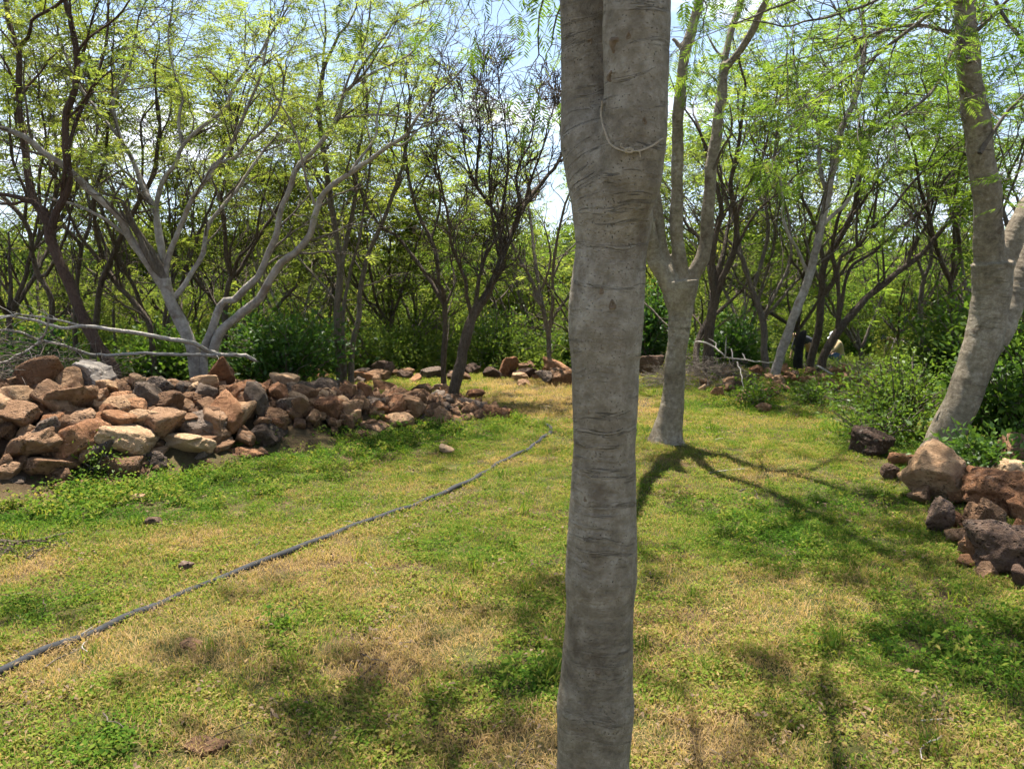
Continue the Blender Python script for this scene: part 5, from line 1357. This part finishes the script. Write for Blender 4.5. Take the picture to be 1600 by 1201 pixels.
# ------------------------------------------------------------------ shrubs
def shrub(seed, px, py, d, label, leaf, rx, h, n, size, tint=.5, feathery=False, twig='mid', name='shrub', fn=surf):
    r = np.random.default_rng(seed)
    b = at(px, py, d); b[2] = float(fn(b[0], b[1]))
    t = Tubes(); pos, dr = [], []
    ns = max(5, int(n / 60))
    for i in range(ns):
        a = r.uniform(0, 6.28); q = r.uniform(.2, 1)
        e = b + np.array([math.cos(a) * rx * q, math.sin(a) * rx * q * .8, h * r.uniform(.55, 1.05) * (1.15 - .5 * q * q)])
        s0 = b + np.array([r.normal(0, .08 * rx), r.normal(0, .08 * rx), -.03]); m = s0 * .5 + e * .5 + np.array([0, 0, h * .15]) + r.normal(0, .05, 3)
        C = spline([s0, m, e], .08, 6); t.add(C, np.linspace(.010, .003, len(C)) * (1 + h * .3), 5)
        for k in range(int(n / ns)):
            f = r.uniform(.25, 1) ** .8 * (len(C) - 1); p = C[int(f)] + r.normal(0, .13 * rx + .05, 3) * [1, 1, .8]
            p[2] = max(p[2], quick(fn, p[0], p[1]) + .02)
            pos.append(p); dr.append(unit(p - b) * .6 + r.normal(0, .6, 3))
    pos, dr = np.array(pos), np.array(dr); N = len(pos)
    ti = np.clip(tint + .3 * wob(pos[:, 0] * 5, pos[:, 2] * 5 + pos[:, 1], 1) * .5 + r.normal(0, .1, N), 0, 1)
    if feathery: me = frond_mesh('foliage', 'mid', pos, dr, size * r.uniform(.6, 1.3, N), ti, r)
    else:
        X = dr / np.linalg.norm(dr, axis=1, keepdims=True); up = r.normal(0, .6, (N, 3)) + [0, 0, 1]
        Yv = np.cross(up, X); Yv /= np.linalg.norm(Yv, axis=1, keepdims=True); s = (size * r.uniform(.6, 1.3, N))[:, None]
        Zv = np.cross(X, Yv)
        V = np.stack([pos, pos + X * s * .45 + Yv * s * .26 + Zv * s * .05, pos + X * s - Zv * s * .12, pos + X * s * .45 - Yv * s * .26 + Zv * s * .05], 1).reshape(-1, 3)
        Q = (np.arange(N) * 4)[:, None] + np.arange(4)[None]
        me = make_mesh('foliage', V, quads=Q, smooth=False, attrs={'tint': np.repeat(ti, 4)})
    root = empty(name, b); tag(root, label, 'shrub')
    wm = t.mesh('stem')
    for m_ in (me, wm): V = get_v(m_) - b; m_.vertices.foreach_set('co', V.astype(np.float32).ravel()); m_.update()
    link('foliage', me, LEAF[leaf], root); link('stem', wm, BARK[twig], root)
    return root
SH = [
    (1, 450, 560, 11.2, 'dense dark glossy bush behind the crest of the stone pile', 'deep', 1.1, 1.05, 4600, .085, .5, False),
    (2, 395, 545, 12.0, 'bright green bush behind the bent bleached limb', 'shrub', .8, .9, 4200, .07, .6, False),
    (3, 1405, 640, 7.6, 'loose light green bush left of the leaning edge tree', 'shrub', .75, .75, 3600, .045, .85, False),
    (4, 1375, 660, 7.0, 'low sprawling bush over the dark brown boulder', 'shrub', .5, .42, 1500, .04, .5, False),
    (5, 1575, 660, 6.6, 'dark leafy bush behind the leaning edge tree trunk', 'shrub', .7, .85, 3600, .07, .35, False),
    (6, 1545, 720, 5.7, 'low broad-leaved weeds between the leaning trunk and boulders', 'deep', .5, .22, 1500, .06, .75, False),
    (7, 1600, 590, 8.0, 'tall green bush cut by the right edge', 'shrub', .9, 1.5, 4200, .085, .55, False),
    (8, 1010, 560, 13.6, 'shaded green bush behind the dark boulder beside the closest trunk', 'deep', .8, 1.5, 4200, .10, .35, False),
    (9, 1150, 560, 14.2, 'leafy bush behind the forked bleached branch', 'deep', .8, 1.1, 3400, .09, .5, False),
    (10, 910, 560, 15.2, 'green bush close behind the wide orange red boulder', 'shrub', .9, 1.0, 5000, .07, .5, False),
    (11, 240, 545, 11.0, 'green bush behind the base of the many-stemmed tree', 'shrub', .9, .8, 3200, .09, .5, False),
    (12, 140, 545, 10.6, 'bright weeds behind the pale whitish block', 'shrub', .6, .55, 2200, .07, .75, False),
    (13, 620, 575, 15.4, 'light green bush behind the dark stone row', 'shrub', 1.0, .8, 4600, .065, .65, False),
    (14, 1500, 560, 10.5, 'big green bush left of the leaning edge tree top', 'shrub', .9, 1.3, 4200, .08, .6, False),
    (15, 1465, 590, 10.6, 'yellow-green thicket between the bending worker and the edge tree', 'shrub', .6, .6, 2400, .06, .8, False),
    (16, 1180, 612, 9.4, 'small green weeds growing on the right stone heap', 'shrub', .35, .25, 700, .05, .8, False),
    (17, 1280, 612, 9.6, 'grassy green weeds in front of the right stone heap', 'shrub', .55, .18, 900, .05, .8, False),
    (18, 150, 722, 5.9, 'clump of fresh weeds between the stones at the pile foot', 'shrub', .17, .14, 420, .035, .9, False),
    (19, 780, 560, 15.8, 'bright green bush seen right of the rough leaning trunk', 'shrub', 1.1, 1.2, 5200, .07, .65, False),
    (20, 40, 530, 9.4, 'shaded bush behind the left end of the stone pile', 'deep', .7, .9, 2600, .09, .45, False),
    (21, 1350, 545, 28.0, 'dark green thicket behind the two workers', 'deep', 1.3, 1.3, 4000, .11, .5, False),
]
for s_, px_, py_, d_, lab_, lf_, rx_, h_, n_, sz_, ti_, fe_ in SH: shrub(s_ + 300, px_, py_, d_, lab_, lf_, rx_, h_, n_, sz_, ti_, fe_)

# ------------------------------------------------------------------ the thicket and far wood beyond the clearing
def leaf_ball(r, n, rad, size):
    p = r.normal(size=(n, 3)); p /= np.linalg.norm(p, axis=1, keepdims=True); p *= (r.uniform(.25, 1, (n, 1)) ** .5) * rad
    p *= 1 + .35 * np.sin(p[:, :1] * 5 + p[:, 2:] * 4)
    X = p / rad + r.normal(0, .7, (n, 3)); X /= np.linalg.norm(X, axis=1, keepdims=True)
    Yv = np.cross(r.normal(0, .7, (n, 3)) + [0, 0, 1], X); Yv /= np.linalg.norm(Yv, axis=1, keepdims=True); s = size * r.uniform(.6, 1.4, (n, 1))
    V = np.stack([p, p + X * s * .45 + Yv * s * .28, p + X * s, p + X * s * .45 - Yv * s * .28], 1).reshape(-1, 3)
    return make_mesh('leaf_spray', V, quads=(np.arange(n) * 4)[:, None] + np.arange(4)[None], smooth=False)
def build_thicket():
    r = np.random.default_rng(31)
    near = [leaf_ball(r, 420, .44, .058) for _ in range(5)]; far = [leaf_ball(r, 420, .6, .115) for _ in range(4)]
    poles = []
    for k in range(4):
        tb = Tubes()
        for q in range(2):
            b0 = r.normal(0, .1, 3) * [1, 1, 0]; e = b0 + [r.normal(0, .35), r.normal(0, .35), r.uniform(1.6, 2.6)]
            C = spline([b0, (b0 + e) / 2 + r.normal(0, .1, 3), e], .2, 8); tb.add(C, np.linspace(.028, .008, len(C)), 5)
            for z in range(4):
                i = r.integers(3, len(C) - 1); C2 = spline([C[i], C[i] + unit(r.normal(0, 1, 3) + [0, 0, .8]) * .35, C[i] + unit(r.normal(0, 1, 3) + [0, 0, 1.4]) * .7], .15, 5); tb.add(C2, np.linspace(.010, .004, len(C2)), 4)
        m_ = tb.mesh('sapling_stem'); m_.materials.append(BARK['brown']); poles.append(m_)
    src = source_collection('leaf_source', near + far + poles, LEAF['mass'])
    P, S, I, TI = [], [], [], []
    for y0, y1, den, hh, far_ in ((14.6, 17, 2.8, .8, 0), (17, 22, 2.8, 1.5, 0), (22, 34, 2.0, 2.7, 0), (34, 60, 1.1, 5.2, 1), (60, 120, .40, 6.8, 1), (120, 300, .08, 7.5, 1)):
        w = y1 * .75 + 2; n = int(den * 2 * w * (y1 - y0))
        x, y = r.uniform(-w, w, n), r.uniform(y0, y1, n); m = np.abs(x) < y * .76 + 2; x, y = x[m], y[m]
        top = hh * (.6 + .75 * wob(x, y, .45) + .25 * wob(x + 7, y - 3, 1.6)); top = np.clip(top, .15, None)
        # a gap in the thicket where the workers are
        gap = np.exp(-(((x - 8.3 * y / 19) / 2.6) ** 2)) * ((y < 27) & (y > 11)); top = top * (1 - .9 * gap)
        for lay in range(2 if y1 < 23 else 4):
            f = r.uniform(.25, 1, len(x)) if lay else r.uniform(0, .5, len(x))
            if lay > 1: f = r.uniform(.5, 1, len(x))
            P.append(np.stack([x + r.normal(0, .3, len(x)), y + r.normal(0, .3, len(x)), gz(x, y) + top * f], 1))
            S.append(r.uniform(.7, 1.35, len(x)) * (1.0 if y1 < 34 else 1.25 if y1 < 61 else 2.2 if y1 < 121 else 3.6) * np.clip(top / (.6 * hh), .45, 1.1))
            I.append(5 + r.integers(0, 4, len(x)) if far_ else r.integers(0, 5, len(x)))
            TI.append(np.clip(.5 + .3 * wob(x + 5, y, .5) + .12 * (f - .5) + r.normal(0, .1, len(x)), 0, 1))
        if y1 < 61:
            k = int(.1 * len(x)); x, y = x[:k], y[:k]; ok = (gap[:k] < .2) & (y > 14.8)
            x, y = x[ok], y[ok]; k = len(x)
            P.append(np.stack([x, y, gz(x, y) - .05], 1)); S.append(r.uniform(.7, 1.5, k) * (1 if y1 < 34 else 1.8)); I.append(9 + r.integers(0, 4, k)); TI.append(np.zeros(k))
    P = np.concatenate(P); n = len(P)
    rot = r.uniform(0, 6.28, (n, 3)) * [.15, .15, 1]
    scatter('undergrowth', src, P, rot, np.concatenate(S), np.concatenate(I), np.concatenate(TI), 'green thicket and far wood covering the slope beyond the clearing')
build_thicket()

# ------------------------------------------------------------------ people working beyond the heap
def skin(name, verts, edges, rad, mat, parent=None, sub=1):
    me = bpy.data.meshes.new(name); me.from_pydata([tuple(v) for v in verts], edges, []); me.update()
    o = bpy.data.objects.new('temporary', me); COL.objects.link(o)
    m = o.modifiers.new('skin', 'SKIN'); m.use_smooth_shade = True
    for i, v in enumerate(me.skin_vertices[0].data): v.radius = (rad[i], rad[i]); v.use_root = (i == 0)
    s = o.modifiers.new('sub', 'SUBSURF'); s.levels = sub; s.render_levels = sub
    dg = bpy.context.evaluated_depsgraph_get(); dg.update()
    out = bpy.data.meshes.new_from_object(o.evaluated_get(dg)); out.name = name
    bpy.data.objects.remove(o)
    return link(name, out, mat, parent)
def person(label, px, py_head, d, pose, shirt, trousers, cap, face=-1, capname='cap', scale=1.0):
    """bending or crouching figure; pose gives joints in metres (x along facing, y sideways, z up) above the ground"""
    g = at(px, py_head, d); ground = float(gz(g[0], g[1]))
    head = pose['head']; k = scale
    fx = np.array([face, 0, 0.0]); sd = np.array([0, 1.0, 0])
    # feet stand on the ground; the head comes out where the pose puts it
    def W(p): return fx * p[0] * k + sd * p[1] * k + np.array([0, 0, p[2] * k])
    root = empty('person', (g[0] - (fx * head[0] * k)[0], d, ground)); tag(root, label, 'person')
    J = {a: W(b) for a, b in pose.items()}
    hip, chest, neck, hd = J['hip'], J['chest'], J['neck'], J['head']
    V, E, R = [hip], [], [.13]
    def add(p, r_, par): V.append(p); R.append(r_); E.append((par, len(V) - 1)); return len(V) - 1
    w = add((hip + chest) / 2, .125, 0); c = add(chest, .15, w); n_ = add(neck, .055, c); h1 = add(neck * .4 + hd * .6, .075, n_); h2 = add(hd, .095, h1); add(hd + (hd - neck) * .45, .07, h2)
    for s in ('l', 'r'):
        sh = add(J['sh' + s], .065, c); el = add(J['el' + s], .045, sh); wr = add(J['ha' + s], .03, el)
        dirh = unit(J['ha' + s] - J['el' + s]); pm = add(J['ha' + s] + dirh * .07, .035, wr)
        for q in range(5): add(J['ha' + s] + dirh * (.15 if q else .09) + sd * (.045 * (q - 2) * .6) + fx * (.03 if q == 0 else 0), .009, pm)
        kn = add(J['kn' + s], .065, 0); an = add(J['an' + s], .042, kn); add(J['an' + s] + fx * .14 * k + np.array([0, 0, -.03]), .035, an)
    skin('body', V, E, R, PM['skin'], root)
    tv = [hip, (hip + chest) / 2, chest, neck - unit(neck - chest) * .03]; te = [(0, 1), (1, 2), (2, 3)]; tr = [.15, .148, .172, .085]
    for s in ('l', 'r'):
        i = len(tv); tv += [J['sh' + s], J['sh' + s] * .35 + J['el' + s] * .65, J['el' + s] * .6 + J['ha' + s] * .4]; te += [(2, i), (i, i + 1), (i + 1, i + 2)]; tr += [.085, .068, .055]
    skin('shirt', tv, te, tr, shirt, root)
    tv = [hip, hip + (chest - hip) * .15]; te = [(0, 1)]; tr = [.155, .15]
    for s in ('l', 'r'):
        i = len(tv); tv += [hip * .7 + J['kn' + s] * .3, J['kn' + s], J['kn' + s] * .1 + J['an' + s] * .9]; te += [(0, i), (i, i + 1), (i + 1, i + 2)]; tr += [.098, .085, .062]
        bt = len(V)
    skin('trousers', tv, te, tr, trousers, root)
    # cap: a dome with a brim
    up = unit(hd - neck); fw = unit(fx - up * np.dot(fx, up)); lf = np.cross(up, fw); c0 = hd + up * .05
    rows = [(.118, -.01), (.112, .04), (.085, .085), (.045, .108), (.0, .115)]; m = 16; cv = []
    for q, hgt in rows:
        for a in range(m): cv.append(c0 + (fw * math.cos(a * 2 * math.pi / m) + lf * math.sin(a * 2 * math.pi / m)) * q + up * hgt)
    qd = [(i * m + a, i * m + (a + 1) % m, (i + 1) * m + (a + 1) % m, (i + 1) * m + a) for i in range(4) for a in range(m)]
    kx = len(cv)
    for j, (q, hh) in enumerate(((.10, -.012), (.2 if capname == 'cap' else .19, -.03))):
        for a in range(m):
            an = (a / (m - 1) - .5) * (2.0 if capname == 'cap' else 6.28); cv.append(c0 + (fw * math.cos(an) + lf * math.sin(an)) * q + up * hh)
    qd += [(kx + a, kx + a + 1, kx + m + a + 1, kx + m + a) for a in range(m - 1)]
    link(capname, make_mesh(capname, np.array(cv), quads=qd), cap, root)
    for s in ('l', 'r'):
        a = J['an' + s]; skin('boot', [a + [0, 0, .05], a, a + fx * .10 * k + np.array([0, 0, -.03]), a + fx * .18 * k + np.array([0, 0, -.04])], [(0, 1), (1, 2), (2, 3)], [.055, .055, .05, .04], PM['boot'], root)
    return root
PM = {'skin': plain_mat('skin', (.33, .19, .125), .6, .12, 20), 'white': plain_mat('white_cloth', (.70, .72, .74), .9, .1, 14), 'blue': plain_mat('blue_denim', (.06, .10, .19), .9, .3, 40),
      'mauve': plain_mat('dusty_mauve_cloth', (.44, .35, .34), .9, .15, 14), 'black': plain_mat('dark_cloth', (.02, .022, .03), .9, .2, 14), 'yellow': plain_mat('pale_straw_hat', (.55, .44, .25), .9, .2, 60),
      'boot': plain_mat('brown_leather', (.07, .045, .03), .6, .3, 20), 'khaki': plain_mat('khaki_cloth', (.36, .27, .14), .9, .2, 20)}
bend = dict(hip=(0, 0, .78), chest=(.36, 0, 1.0), neck=(.52, 0, 1.05), head=(.64, 0, 1.03), shl=(.40, .19, .98), shr=(.40, -.19, .98), ell=(.50, .24, .70), elr=(.52, -.24, .70), hal=(.58, .16, .44), har=(.62, -.14, .42),
            knl=(.12, .13, .44), knr=(.05, -.13, .44), anl=(0, .14, .08), anr=(-.05, -.14, .08))
squat = dict(hip=(0, 0, .42), chest=(.16, 0, .80), neck=(.22, 0, .97), head=(.27, 0, 1.07), shl=(.18, .20, .86), shr=(.18, -.20, .86), ell=(.34, .26, .64), elr=(.34, -.26, .64), hal=(.52, .15, .50), har=(.52, -.13, .50),
             knl=(.36, .17, .50), knr=(.34, -.17, .52), anl=(.10, .17, .08), anr=(.08, -.17, .08))
person('person in a white cap and light top crouching behind the stone heap', 1302, 548, 24.0, squat, PM['khaki'], PM['blue'], PM['white'], -1)
person('person in pale mauve clothes and dark cap bending over stones', 1383, 545, 25.0, bend, PM['mauve'], PM['mauve'], PM['black'], -1)
person('person in dark clothes and a straw hat bending beside the charred stump', 1236, 548, 22.0, bend, PM['black'], PM['black'], PM['yellow'], -1, 'hat')

# ------------------------------------------------------------------ air
def haze():
    x0, x1, y0, y1, z0, z1 = -12500, 12500, -200, 10600, -140, 640
    V = [(x, y, z) for x in (x0, x1) for y in (y0, y1) for z in (z0, z1)]
    Q = [(0, 1, 3, 2), (4, 6, 7, 5), (0, 4, 5, 1), (2, 3, 7, 6), (0, 2, 6, 4), (1, 5, 7, 3)]
    me = make_mesh('haze', np.array(V), quads=Q, smooth=False)
    m, n, l, out = new_mat('thin_blue_air')
    pv = n.new('ShaderNodeVolumePrincipled'); pv.inputs['Color'].default_value = (.62, .76, .98, 1)
    pv.inputs['Density'].default_value = .00010; pv.inputs['Anisotropy'].default_value = .3
    l.new(pv.outputs[0], out.inputs['Volume'])
    tag(link('haze', me, m), 'thin blue haze over the valley', kind='stuff')
if HAZE: haze()
